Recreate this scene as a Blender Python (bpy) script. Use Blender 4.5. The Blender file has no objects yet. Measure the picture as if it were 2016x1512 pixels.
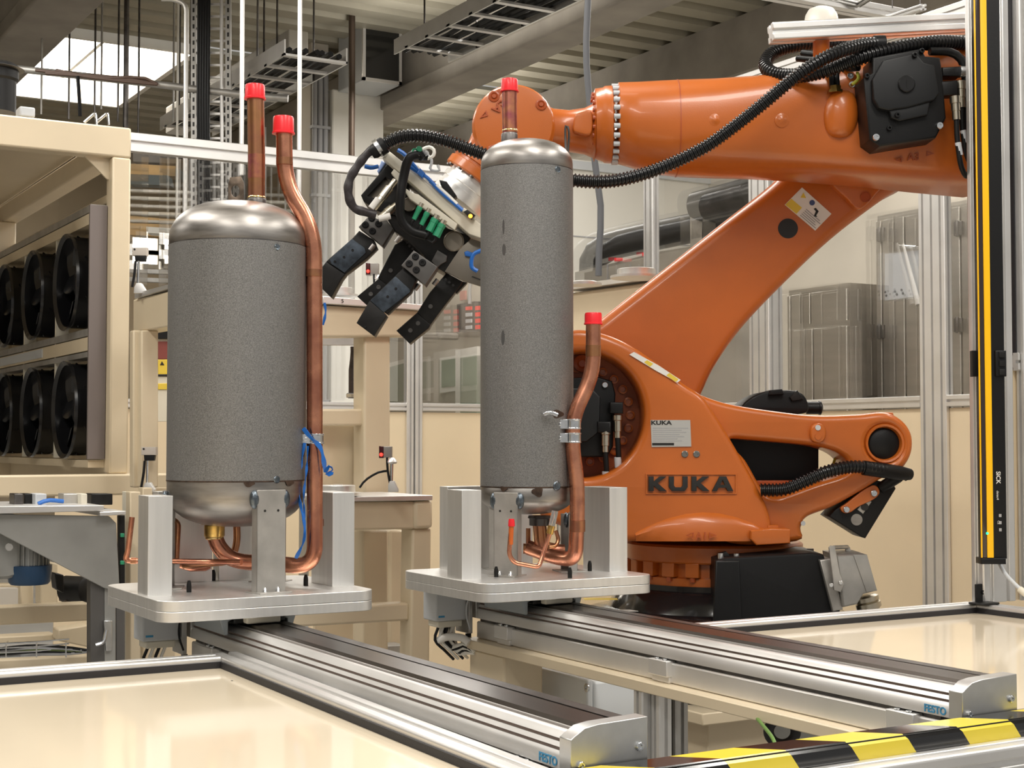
import bpy, bmesh, math, random
from mathutils import Vector as V, Matrix
random.seed(7)
S = bpy.context.scene
COL = S.collection
# ------------------------------------------------------------------ camera
F = 2912.0; H = 1.5
PIT = math.atan(114 / F); AZ = math.atan(1708 / F)
FW0 = V((math.sin(AZ), math.cos(AZ), 0)); RT = V((math.cos(AZ), -math.sin(AZ), 0)); UZ = V((0, 0, 1))
FW = FW0 * math.cos(PIT) + UZ * math.sin(PIT); UP = UZ * math.cos(PIT) - FW0 * math.sin(PIT)
CAM = V((0, 0, H))
cd = bpy.data.cameras.new('camera'); cam = bpy.data.objects.new('camera', cd); COL.objects.link(cam)
cd.sensor_width = 36; cd.lens = F / 2016 * 36; cd.clip_end = 200; cd.clip_start = .05
cam.matrix_world = Matrix((RT.to_4d(), UP.to_4d(), (-FW).to_4d(), (0, 0, 0, 1))).transposed()
cam.matrix_world.translation = CAM
cam.matrix_world = Matrix(((RT.x, UP.x, -FW.x, 0), (RT.y, UP.y, -FW.y, 0), (RT.z, UP.z, -FW.z, H), (0, 0, 0, 1)))
S.camera = cam
# ------------------------------------------------------------------ world, light, exposure
W = bpy.data.worlds.new('hall_daylight'); S.world = W; W.use_nodes = True
W.node_tree.nodes['Background'].inputs[0].default_value = (1.0, .97, .92, 1)
W.node_tree.nodes['Background'].inputs[1].default_value = .42
S.view_settings.view_transform = 'Standard'; S.view_settings.look = 'None'
S.view_settings.gamma = 1; S.view_settings.use_curve_mapping = False
S.view_settings.exposure = -0.1
def area(name, loc, tgt, sx, sy, power, col=(1, .96, .9)):
    l = bpy.data.lights.new(name, 'AREA'); l.shape = 'RECTANGLE'; l.size = sx; l.size_y = sy; l.energy = power; l.color = col
    o = bpy.data.objects.new(name, l); COL.objects.link(o); o.location = loc
    o.rotation_euler = (V(tgt) - V(loc)).to_track_quat('-Z', 'Y').to_euler(); return o
LIGHTS_HERE = True
# overhead area lights under the roof; last two added to brighten the right side
for k, (x, y) in enumerate([(-1.2, .2), (1.6, .4), (4.4, .6), (-1.0, 4.4), (2.2, 5.2), (5.6, 5.0), (1.0, 10), (6, 11), (-4, 8), (7.7, 7.6), (8.0, 15)]):
    area('hall_light_and_fill', (x, y, 4.9), (x, y, 0), .5, 3.0, 120)
    area('ceiling_fill_uplight', (x, y, 4.95), (x, y, 9), .5, 3.0, 26)  # added fill pointing up to brighten the ribbed ceiling, not a real fixture
# ------------------------------------------------------------------ pixel -> place helper
def ray(x, y): return FW + RT * ((x - 1008) / F) - UP * ((y - 756) / F)
def P(x, y, d=None, X=None, Y=None, Z=None):
    r = ray(x, y)
    if X is not None: t = X / r.x
    elif Y is not None: t = Y / r.y
    elif Z is not None: t = (Z - H) / r.z
    else: t = d / r.dot(FW0)
    return CAM + r * t
def mpp(d): return d / F        # metres per photograph pixel at distance d
# ------------------------------------------------------------------ materials
MATS = {}
def mat(name, col, rough=.5, metal=0, var=0, vscale=8, bump=0, bscale=60, coat=0, emit=0, stretch=None, trans=0, alpha=1, rvar=0, ior=1.5, col2=None, spec=.5):
    if name in MATS: return MATS[name]
    m = bpy.data.materials.new(name); m.use_nodes = True; nt = m.node_tree; b = nt.nodes['Principled BSDF']
    b.inputs['Base Color'].default_value = (*col, 1); b.inputs['Roughness'].default_value = rough; b.inputs['Metallic'].default_value = metal
    b.inputs['Coat Weight'].default_value = coat; b.inputs['Coat Roughness'].default_value = .08; b.inputs['IOR'].default_value = ior
    b.inputs['Specular IOR Level'].default_value = spec
    if trans: b.inputs['Transmission Weight'].default_value = trans
    if alpha < 1: b.inputs['Alpha'].default_value = alpha
    if emit: b.inputs['Emission Color'].default_value = (*col, 1); b.inputs['Emission Strength'].default_value = emit
    if var or bump or rvar:
        tc = nt.nodes.new('ShaderNodeTexCoord'); mp = nt.nodes.new('ShaderNodeMapping'); nt.links.new(tc.outputs['Object'], mp.inputs[0])
        if stretch: mp.inputs['Scale'].default_value = stretch
    if var or rvar:
        n = nt.nodes.new('ShaderNodeTexNoise'); n.inputs['Scale'].default_value = vscale; n.inputs['Detail'].default_value = 5
        nt.links.new(mp.outputs[0], n.inputs['Vector'])
    if var:
        r = nt.nodes.new('ShaderNodeValToRGB'); c2 = col2 or tuple(c * (1 - var) for c in col)
        r.color_ramp.elements[0].color = (*c2, 1); r.color_ramp.elements[1].color = (*[min(1, c * (1 + (0 if col2 else var * .5))) for c in col], 1)
        r.color_ramp.elements[0].position = .35; r.color_ramp.elements[1].position = .65
        nt.links.new(n.outputs[0], r.inputs[0]); nt.links.new(r.outputs[0], b.inputs['Base Color'])
    if rvar:
        mr = nt.nodes.new('ShaderNodeMapRange'); mr.inputs['To Min'].default_value = max(.03, rough - rvar); mr.inputs['To Max'].default_value = rough + rvar
        nt.links.new(n.outputs[0], mr.inputs[0]); nt.links.new(mr.outputs[0], b.inputs['Roughness'])
    if bump:
        n2 = nt.nodes.new('ShaderNodeTexNoise'); n2.inputs['Scale'].default_value = bscale; n2.inputs['Detail'].default_value = 3
        nt.links.new(mp.outputs[0], n2.inputs['Vector'])
        bp = nt.nodes.new('ShaderNodeBump'); bp.inputs['Strength'].default_value = bump; bp.inputs['Distance'].default_value = .002
        nt.links.new(n2.outputs[0], bp.inputs['Height']); nt.links.new(bp.outputs[0], b.inputs['Normal'])
    MATS[name] = m; return m
ORANGE = mat('orange_paint', (.51, .122, .014), .33, var=.08, vscale=5, coat=.25, bump=.08, bscale=260)
ORANGE_D = mat('orange_paint_dark', (.40, .075, .015), .4, var=.12, vscale=9, coat=.15)  # darker tone of the orange for marks, bolts and seams
CREAM = mat('cream_paint', (.70, .59, .42), .38, var=.05, vscale=3, coat=.1)
CREAMP = mat('cream_panel', (.85, .735, .56), .09, var=.03, vscale=2, coat=.35)
CREAMF = mat('cream_fence_panel', (.77, .635, .44), .5, var=.04, vscale=2)
ALU = mat('anodised_aluminium', (.80, .79, .775), .42, .82, var=.05, vscale=6, rvar=.05)
ALUM = mat('milled_aluminium', (.83, .82, .80), .38, .85, var=.05, vscale=60, stretch=(1, 1, .06), rvar=.05)
ALUD = mat('dull_aluminium', (.50, .49, .47), .5, .8, var=.15, vscale=10)
STEEL = mat('brushed_steel', (.36, .34, .32), .40, 1, var=.28, vscale=9, stretch=(1, 1, 5), rvar=.12)
STEELD = mat('dark_steel', (.16, .15, .145), .42, 1, var=.3, vscale=14, rvar=.1)
SHEET = mat('steel_sheet', (.50, .48, .45), .45, .75, var=.2, vscale=14, bump=.05, bscale=200)
TANK = mat('grained_grey_steel', (.235, .232, .226), .5, .62, var=.32, vscale=430, bump=.3, bscale=700, rvar=.08)
ZINC = mat('zinc_plated_steel', (.72, .74, .76), .22, 1, var=.15, vscale=30)
WELD = mat('blued_weld_metal', (.16, .19, .22), .3, .9, var=.4, vscale=60, bump=.5, bscale=150)
SCORCH = mat('scorched_steel', (.085, .055, .04), .45, .6, var=.5, vscale=50)
COPPER = mat('copper', (.80, .36, .22), .27, 1, var=.35, vscale=16, rvar=.1, col2=(.50, .2, .13))
COPPERD = mat('heat_tinted_copper', (.40, .17, .11), .33, 1, var=.5, vscale=22, rvar=.1, col2=(.52, .25, .12))
COPPERP = mat('purple_tinted_copper', (.36, .10, .12), .36, 1, var=.4, vscale=30, rvar=.1, col2=(.62, .26, .14))
BRASS = mat('brass', (.62, .40, .12), .3, 1, var=.3, vscale=40)
RED = mat('red_plastic', (.85, .02, .03), .35, coat=.1)
BLACK = mat('black_plastic', (.006, .006, .0065), .42, bump=.1, bscale=300, spec=.3)
BLACKG = mat('glossy_black', (.008, .008, .009), .14, coat=.3)
BLACKM = mat('black_oxide_metal', (.013, .0125, .012), .42, .15, var=.3, vscale=30, spec=.35)
GUNM = mat('gunmetal_block', (.13, .125, .12), .42, .7, var=.15, vscale=20)
BLUEG = mat('blue_grey_steel', (.055, .07, .09), .45, .6, var=.45, vscale=45)
RUBBER = mat('dark_grey_gasket', (.018, .017, .020), .6, bump=.15, bscale=300)
YEL = mat('yellow_tape', (.78, .62, .05), .28, coat=.15)
YELL = mat('signal_yellow', (.95, .52, .0), .4)
WHITE = mat('white_paint', (.88, .86, .80), .55, var=.06, vscale=3)
GREYP = mat('light_grey_paint', (.55, .57, .59), .42)
BLUET = mat('blue_plastic_tape', (.015, .14, .52), .35)
BLUEL = mat('blue_print', (.05, .28, .50), .5)
GREEN = mat('green_plastic', (.03, .30, .15), .4)
OFFW = mat('ivory_plastic', (.70, .66, .55), .45)
PRINT = mat('black_print', (.012, .011, .010), .5)
PAPER = mat('white_label', (.78, .76, .72), .45)
YPAPER = mat('yellow_label', (.75, .55, .06), .45)
GREYT = mat('grey_print', (.35, .35, .36), .5)
LEDR = mat('red_led', (1, .03, .02), .4, emit=4)
LEDG = mat('green_led', (.02, 1, .25), .4, emit=3)
LEDO = mat('orange_led', (1, .35, .03), .4, emit=4)
# ------------------------------------------------------------------ mesh helpers
class M:
    def __init__(s): s.v = []; s.f = []
    def add(s, vs, fs):
        n = len(s.v); s.v += [tuple(v) for v in vs]; s.f += [tuple(i + n for i in f) for f in fs]; return s
    def obox(s, o, a, b, c):
        o, a, b, c = V(o), V(a), V(b), V(c)
        vs = [o, o + a, o + a + b, o + b, o + c, o + a + c, o + a + b + c, o + b + c]
        fs = [(0, 3, 2, 1), (4, 5, 6, 7), (0, 1, 5, 4), (1, 2, 6, 5), (2, 3, 7, 6), (3, 0, 4, 7)]
        if a.cross(b).dot(c) < 0: fs = [f[::-1] for f in fs]
        return s.add(vs, fs)
    def box(s, x0, x1, y0, y1, z0, z1): return s.obox((x0, y0, z0), (x1 - x0, 0, 0), (0, y1 - y0, 0), (0, 0, z1 - z0))
    def prism(s, poly, vec):
        n = len(poly); vec = V(vec); poly = [V(p) for p in poly]
        nrm = sum(((poly[i] - poly[0]).cross(poly[(i + 1) % n] - poly[0]) for i in range(1, n)), V())
        fl = nrm.dot(vec) > 0
        vs = poly + [p + vec for p in poly]
        fs = [tuple(range(n)), tuple(range(2 * n - 1, n - 1, -1))] + [(i, i + n, (i + 1) % n + n, (i + 1) % n) for i in range(n)]
        if fl: fs = [f[::-1] for f in fs]
        return s.add(vs, fs)
    def loft(s, rings, cap=True, closed=False):
        n = len(rings[0]); k = len(rings); b = len(s.v)
        vs = [p for r in rings for p in r]; fs = []
        for i in range(k if closed else k - 1):
            for j in range(n):
                a = i * n + j; c = i * n + (j + 1) % n; i2 = (i + 1) % k
                fs.append((a, c, i2 * n + (j + 1) % n, i2 * n + j))
        if cap and not closed: fs += [tuple(range(n - 1, -1, -1)), tuple(range((k - 1) * n, k * n))]
        return s.add(vs, fs)
    def lathe(s, c, ax, prof, n=32, a0=None, cap=True):
        c = V(c); ax = V(ax).normalized(); u = V(a0) if a0 else (V((1, 0, 0)) if abs(ax.x) < .9 else V((0, 1, 0)))
        u = (u - ax * u.dot(ax)).normalized(); w = ax.cross(u)
        return s.loft([[c + ax * h + (u * math.cos(2 * math.pi * j / n) + w * math.sin(2 * math.pi * j / n)) * max(r, 1e-5) for j in range(n)] for r, h in prof], cap)
    def cyl(s, c, ax, r, h, n=20): return s.lathe(c, ax, [(r, 0), (r, h)], n)
    def tube(s, pts, r, n=12):
        pts = [V(p) for p in pts]; k = len(pts); rs = r if isinstance(r, (list, tuple)) else [r] * k
        T = [(pts[min(i + 1, k - 1)] - pts[max(i - 1, 0)]).normalized() for i in range(k)]
        u = V((0, 0, 1)) if abs(T[0].z) < .9 else V((1, 0, 0)); rings = []
        for i in range(k):
            u = (u - T[i] * u.dot(T[i])).normalized(); w = T[i].cross(u)
            rings.append([pts[i] + (u * math.cos(2 * math.pi * j / n) + w * math.sin(2 * math.pi * j / n)) * rs[i] for j in range(n)])
        return s.loft(rings)
def cr(pts, step):            # Catmull-Rom resampling at an even spacing
    pts = [V(p) for p in pts]; q = [pts[0] * 2 - pts[1]] + pts + [pts[-1] * 2 - pts[-2]]; d = []
    for i in range(1, len(q) - 2):
        for k in range(24):
            t = k / 24; a, b, c, e = q[i - 1:i + 3]
            d.append(.5 * ((2 * b) + (c - a) * t + (2 * a - 5 * b + 4 * c - e) * t * t + (3 * b - a - 3 * c + e) * t ** 3))
    d.append(pts[-1]); out = [d[0]]; acc = 0
    for i in range(1, len(d)):
        seg = (d[i] - d[i - 1]).length
        while acc + seg >= step and seg > 1e-9:
            t = (step - acc) / seg; nd = d[i - 1].lerp(d[i], t); out.append(nd); d[i - 1] = nd; seg = (d[i] - nd).length; acc = 0
        acc += seg
    if (out[-1] - d[-1]).length > step * .3: out.append(d[-1])
    return out
def bend(pts, r, n=6):        # polyline with rounded corners (bent pipe)
    pts = [V(p) for p in pts]; out = [pts[0]]
    for i in range(1, len(pts) - 1):
        a, b, c = pts[i - 1:i + 2]; u = (a - b); w = (c - b); rr = min(r, u.length * .49, w.length * .49)
        p0 = b + u.normalized() * rr; p1 = b + w.normalized() * rr
        for k in range(n + 1):
            t = k / n; out.append(p0 * (1 - t) ** 2 + b * 2 * t * (1 - t) + p1 * t * t)
    return out + [pts[-1]]
def hose(m, pts, r, pitch=.011, n=10, depth=.2):    # corrugated hose
    p = cr(pts, pitch / 4); return m.tube(p, [r * (1 if i % 4 in (0, 1) else 1 - depth) for i in range(len(p))], n)
def tag(o, label=None, cat=None, group=None, kind=None):
    if label: o['label'] = label
    if cat: o['category'] = cat
    if group: o['group'] = group
    if kind: o['kind'] = kind
    return o
def setpar(o, par):
    o.parent = par
    p = par; L = V()
    while p: L += p.location; p = p.parent
    o.location = -L
def finish(name, me, mt, parent, bevel, seg, sharp):
    me.materials.append(mt)
    for p in me.polygons: p.use_smooth = True
    me.set_sharp_from_angle(angle=math.radians(sharp))
    o = bpy.data.objects.new(name, me); COL.objects.link(o)
    if parent: setpar(o, parent)
    if bevel:
        b = o.modifiers.new('bevel', 'BEVEL'); b.width = bevel; b.segments = seg; b.limit_method = 'ANGLE'; b.angle_limit = math.radians(40)
        b.use_clamp_overlap = True; b.harden_normals = False
    return o
def obj(name, m, mt, parent=None, bevel=0, seg=2, sharp=38):
    me = bpy.data.meshes.new(name); me.from_pydata(m.v, [], m.f); me.update()
    return finish(name, me, mt, parent, bevel, seg, sharp)
def thing(name, label, cat, loc, group=None, kind=None):
    o = bpy.data.objects.new(name, None); COL.objects.link(o); o.location = V(loc); o.empty_display_size = .05
    return tag(o, label, cat, group, kind)
def dup(root, off, label=None, group=None, rot=None):
    r = root.copy(); COL.objects.link(r); r.location = root.location + V(off)
    if rot: r.rotation_euler = rot
    if label: r['label'] = label
    if group: r['group'] = group
    for ch in root.children:
        c = ch.copy(); COL.objects.link(c); c.parent = r
        for g in ch.children:
            e = g.copy(); COL.objects.link(e); e.parent = c
    return r
def curve_mesh(cu):
    o = bpy.data.objects.new('tmp', cu); COL.objects.link(o)
    dg = bpy.context.evaluated_depsgraph_get(); dg.update()
    me = bpy.data.meshes.new_from_object(o.evaluated_get(dg)); bpy.data.objects.remove(o); bpy.data.curves.remove(cu)
    me.materials.clear(); return me
def smooth_px(pts, step=6):
    q = [V((x, y, 0)) for x, y in pts]; n = len(q); out = []
    for i in range(n):
        a, b, c, e = q[i - 1], q[i], q[(i + 1) % n], q[(i + 2) % n]; k = max(1, int((c - b).length / step))
        for j in range(k):
            t = j / k; v = .5 * ((2 * b) + (c - a) * t + (2 * a - 5 * b + 4 * c - e) * t * t + (3 * b - a - 3 * c + e) * t ** 3); out.append((v.x, v.y))
    return out
def flat(name, loops, org, ex, ey, ez, t, mt, parent, bevel=0, sharp=30, res=2):
    """outline loops (metres in the ex/ey frame) extruded by t along ez, with holes and rounded rims"""
    cu = bpy.data.curves.new('c', 'CURVE'); cu.dimensions = '2D'; cu.fill_mode = 'BOTH'; cu.extrude = max(t / 2 - bevel, 1e-4); cu.bevel_depth = bevel; cu.bevel_resolution = res; cu.offset = -bevel
    for L in loops:
        sp = cu.splines.new('POLY'); sp.points.add(len(L) - 1); sp.use_cyclic_u = True
        for p, (a, b) in zip(sp.points, L): p.co = (a, b, 0, 1)
    me = curve_mesh(cu); org = V(org) + V(ez) * (t / 2); ex, ey, ez = V(ex), V(ey), V(ez)
    flip = ex.cross(ey).dot(ez) < 0
    for v in me.vertices: v.co = org + ex * v.co.x + ey * v.co.y + ez * v.co.z
    if flip: me.flip_normals()
    bm = bmesh.new(); bm.from_mesh(me); bmesh.ops.remove_doubles(bm, verts=bm.verts, dist=1e-5); bm.to_mesh(me); bm.free()
    return finish(name, me, mt, parent, 0, 2, sharp)
def slab(name, px, d, t, mt, parent, bevel=0, holes=(), smooth=False, sharp=30, sholes=True, res=2):
    """outline taken in photograph pixels on the upright plane at distance d, extruded by t away from the camera"""
    o = P(1008, 870, d=d)
    def cv(L):
        r = []
        for x, y in L:
            q = P(x, y, d=d) - o; r.append((q.dot(RT), q.z))
        return r
    loops = [cv(smooth_px(px) if smooth else px)] + [cv(smooth_px(h) if sholes else h) for h in holes]
    return flat(name, loops, o, RT, UZ, FW0, t, mt, parent, bevel, sharp, res)
def text(name, s, org, ex, ey, size, t, mt, parent=None, bold=0, sx=1, align='LEFT'):
    cu = bpy.data.curves.new('t', 'FONT'); cu.body = s; cu.size = size; cu.extrude = t / 2; cu.offset = bold; cu.align_x = align
    me = curve_mesh(cu); ex, ey = V(ex).normalized(), V(ey).normalized(); ez = ex.cross(ey); org = V(org)
    for v in me.vertices: v.co = org + ex * v.co.x * sx + ey * v.co.y + ez * v.co.z
    return finish(name, me, mt, parent, 0, 2, 30)
def circ(cx, cy, rx, ry=None, n=32, a0=0, a1=360): return [(cx + rx * math.cos(math.radians(a0 + (a1 - a0) * i / n)), cy + (ry or rx) * math.sin(math.radians(a0 + (a1 - a0) * i / n))) for i in range(n)]
def profsec(w, h, sw=1, sh=1, slot=.009, dep=.009, c=.003):
    """aluminium profile cross-section: w by h with sw slots on the wide sides and sh on the high sides"""
    def side(L, n):
        r = [(c, 0)]
        for i in range(n):
            m = L * (i + .5) / n; r += [(m - slot / 2, 0), (m - slot / 2, dep), (m + slot / 2, dep), (m + slot / 2, 0)]
        return r + [(L - c, 0)]
    pts = [(x, y) for x, y in side(w, sw)] + [(w - y, x) for x, y in side(h, sh)] + [(w - x, h - y) for x, y in side(w, sw)] + [(y, h - x) for x, y in side(h, sh)]
    return [(x - w / 2, y - h / 2) for x, y in pts]
def prof(m, p0, p1, w, h, side=None, sw=1, sh=1, slot=.009, dep=.009):
    p0, p1 = V(p0), V(p1); ax = (p1 - p0).normalized()
    u = V(side) if side else (V((1, 0, 0)) if abs(ax.x) < .7 else V((0, 1, 0)))
    u = (u - ax * u.dot(ax)).normalized(); w2 = ax.cross(u)
    return m.prism([p0 + u * a + w2 * b for a, b in profsec(w, h, sw, sh, slot, dep)], p1 - p0)
def screw(name, c, ax, r, mt, parent, h=None):
    m = M(); h = h or r * .9; m.lathe(c, ax, [(r, 0), (r, h * .8), (r * .85, h), (r * .5, h), (r * .45, h * .4), (0, h * .4)], 14); return obj(name, m, mt, parent)
# ================================================================== STRUCTURE (floor first)
fl = obj('floor', M().box(-8, 22, -2, 30, -.1, 0), mat('grey_hall_floor', (.30, .29, .27), .5, var=.2, vscale=1.5), None); tag(fl, kind='structure')
# ================================================================== LINEAR AXES
ZT = 1.100
def linear_axis(xc, label):
    y0, y1 = 1.745, 3.40
    t = thing('linear_axis', label, 'linear axis', (xc, 2.8, 1.04), 'belt driven linear axes under the fixtures')
    hw = .0645; zb = ZT - .060
    def sec():      # plain face with three leaning ribs and two grooves above it
        L = [(-hw, 0), (-hw, .0180), (-hw + .005, .0245), (-hw + .012, .0245), (-hw + .012, .0290), (-hw + .006, .0290), (-hw + .0105, .0350), (-hw + .0175, .0350), (-hw + .0175, .0395), (-hw + .0115, .0395), (-hw + .018, .0480), (-hw + .024, .0500)]
        Lh = L + [(-.036, .0500), (-.036, .0465), (-.031, .0465), (-.031, .0525), (-.002, .0530)]
        return Lh + [(-a, b) for a, b in Lh[::-1]]
    m = M(); m.prism([(xc + a, y0 + .02, zb + b) for a, b in sec()], (0, y1 - y0 - .02, 0)); obj('profile_body', m, ALU, t)
    for a, b in ((.0070, .0247), (.0125, .0352)):
        m = M(); m.box(xc - hw + a, xc - hw + a + .004, y0 + .02, y1, zb + b, zb + b + .0041); obj('groove_darkener', m, mat('brown_groove_darkener', (.10, .065, .05), .5), t)  # brown fill added so the grooves read darker
    m = M(); m.box(xc - .0355, xc - .0315, y0 + .02, y1, zb + .0467, zb + .0485); obj('groove_darkener', m, MATS['brown_groove_darkener'], t)  # same added dark fill in the top groove
    m = M(); m.prism([(xc + a, y0 + .02, zb + b) for a, b in [(-.0285, .0528), (-.024, .0585), (.030, .0600), (.034, .0528)]], (0, y1 - y0 - .02, 0)); obj('cover_band', m, mat('brown_steel_band', (.13, .115, .105), .3, 1, var=.25, vscale=12, stretch=(1, .1, 1)), t)
    m = M(); m.prism([(xc + a, y0 + .02, zb + b) for a, b in [(.0345, .052), (.0345, .0605), (.060, .0605), (.0635, .046)]], (0, y1 - y0 - .02, 0)); obj('guide_strip', m, STEELD, t)
    cap = M(); cp = [(-hw - .001, 0), (-hw - .001, .046), (-hw + .006, .051), (-hw + .022, .0605), (-hw + .045, .064), (hw + .001, .067), (hw + .001, 0)]
    CA = mat('cast_aluminium', (.60, .60, .59), .38, .9, var=.06, vscale=30)
    cap.prism([(xc + a, y0, zb + b) for a, b in cp], (0, .03, 0)); ec = obj('end_cap', cap, CA, t, .0012)
    for a, b in ((-hw + .015, .009), (hw - .014, .026)): screw('screw', (xc + a, y0, zb + b), (0, -1, 0), .0065, ZINC, ec, .004)
    cap = M(); cap.prism([(xc + a, y1, zb + b) for a, b in cp], (0, .03, 0)); obj('end_cap', cap, CA, t, .0012)
    text('lettering', 'FESTO', (xc - hw - .0007, y0 + .086, zb + .0035), (0, -1, 0), (0, 0, 1), .0178, .0006, BLUEL, t, .0004, .98)
    m = M(); m.box(xc - hw + .012, xc + hw - .012, y0 + .06, y1, zb - .008, zb); obj('spacer_plate', m, STEELD, t)
    m = M(); prof(m, (xc, y0 + .055, zb - .030), (xc, y1, zb - .030), .125, .044, (1, 0, 0), 2, 0); obj('mounting_profile', m, ALU, t, .0008)
    for yy in (y0 + .10, 2.55, 3.22):
        m = M(); m.box(xc - hw - .012, xc - hw + .012, yy, yy + .066, zb - .038, zb - .004); m.box(xc - hw - .004, xc - hw + .012, yy + .002, yy + .064, zb - .052, zb - .037)
        c = obj('clamp_block', m, ALU, t, .002)
        for k in (.018, .046): screw('screw', (xc - hw - .003, yy + k, zb - .004), (0, 0, 1), .006, ZINC, c, .003)
    m = M(); m.box(xc - .060, xc + .060, 3.12, 3.38, ZT + .001, ZT + .0219); obj('carriage', m, BLACKM, t, .003)
    for sx in (-1, 1):
        m = M(); m.prism([(xc + sx * a, 3.13, zb + b) for a, b in [(.055, .0815), (.092, .0815), (.078, .036), (.069, .036), (.069, .066), (.055, .072)]], (0, .2, 0)); obj('carriage_bracket', m, mat('grey_cast_bracket', (.30, .33, .35), .45, .4), t, .002)
    m = M(); m.box(xc - .04, xc + .04, 3.095, 3.12, ZT + .002, ZT + .018); obj('wiper', m, OFFW, t, .004)
    return t
linear_axis(1.1835, 'silver linear axis under the left fixture with the wide tank')
linear_axis(1.9505, 'silver linear axis under the right fixture with the slim tank')
# drives hanging at the far end of each axis
def drive(xc, label, wh):
    t = thing('servo_drive', label, 'servo drive', (xc - .13, 3.44, 1.0), 'servo drives at the far ends of the axes')
    m = M(); m.box(xc - .175, xc - .085, 3.415, 3.49, 1.035, 1.110); obj('housing', m, GREYP, t, .004)
    m = M(); m.box(xc - .084, xc - .072, 3.405, 3.48, 1.000, 1.110); obj('side_plate', m, ALUD, t, .002)
    m = M(); m.box(xc - .165, xc - .095, 3.42, 3.48, 1.018, 1.0345); obj('connector_block', m, OFFW, t, .003)
    m = M(); m.box(xc - .168, xc - .150, 3.4145, 3.415, 1.045, 1.050); obj('label_strip', m, BLUEL, t)
    for k in range(4):
        x = xc - .155 + k * .014; m = M(); m.tube(cr([(x, 3.44, 1.019), (x - .01, 3.44, .985), (x + .02, 3.44, .955), (x + .05, 3.45, .93)], .012), .004, 8); obj('cable', m, WHITE if k % 2 else BLACK, t)
    m = M(); m.tube(cr([(xc - .066, 3.40, 1.108), (xc - .088, 3.40, 1.09), (xc - .094, 3.40, 1.05), (xc - .082, 3.40, 1.01)], .01), .0025, 8); obj('cable', m, GREYP if wh else BLACK, t)
    m = M(); m.cyl((xc - .068, 3.437, .99), (0, 0, 1), .003, .12, 10); m.cyl((xc - .068, 3.437, .985), (0, 0, 1), .008, .012, 10); obj('limit_switch', m, BLACK, t)
    return t
drive(1.1835, 'small grey servo drive below the left fixture plate', 0)
drive(1.9505, 'grey servo drive with white cables below the right fixture plate', 1)
# ================================================================== FIXTURES
ZP = 1.167
def fixture(x0, x1, y0, y1, label, swap):
    t = thing('fixture', label, 'fixture', ((x0 + x1) / 2, (y0 + y1) / 2, ZP - .045), 'milled aluminium pallets on the linear axes')
    def rr(r=.045):
        L = []
        for cx, cy, a in ((x1 - r, y0 + r, -90), (x1 - r, y1 - r, 0), (x0 + r, y1 - r, 90), (x0 + r, y0 + r, 180)):
            L += [(cx + r * math.cos(math.radians(a + k * 15)), cy + r * math.sin(math.radians(a + k * 15))) for k in range(7)]
        return L
    m = M(); m.prism([(a, b, ZP - .0225) for a, b in rr()], (0, 0, .0225)); obj('upper_plate', m, ALUM, t, .0012)
    m = M(); m.prism([(a, b, ZP - .045) for a, b in rr()], (0, 0, .0219)); obj('lower_plate', m, ALUM, t, .0012)
    for bx in ((x0 + .008, x0 + .062, y0 + .125, y0 + .20), (x1 - .058, x1 - .003, y0 + .125, y0 + .25), (x0 + .112, x0 + .245, y1 - .055, y1 - .01), (x1 - .235, x1 - .125, y1 - .055, y1 - .01)):
        m = M(); m.box(*bx, ZP, ZP + .216); obj('corner_block', m, ALUM, t, .0008)
    return t
LFX = fixture(.935, 1.432, 3.035, 3.485, 'aluminium fixture plate with corner blocks carrying the wide tank', 0)
RFX = fixture(1.702, 2.199, 3.03, 3.48, 'aluminium fixture plate with corner blocks carrying the slim tank', 1)
def pin(x, y, par):
    m = M(); m.lathe((x, y, ZP), (0, 0, 1), [(.0055, 0), (.0055, .014), (.005, .019), (.0032, .025), (.003, .026), (0, .026)], 14); return obj('locating_pin', m, BLACKM, par)
for p in ((372, 1166), (420, 1143), (529, 1166), (602, 1153)): q = P(*p, Z=ZP); pin(q.x, q.y, LFX)
for p in ((977, 1136), (1122, 1138), (1161, 1124)): q = P(*p, Z=ZP); pin(q.x, q.y, RFX)
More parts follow.
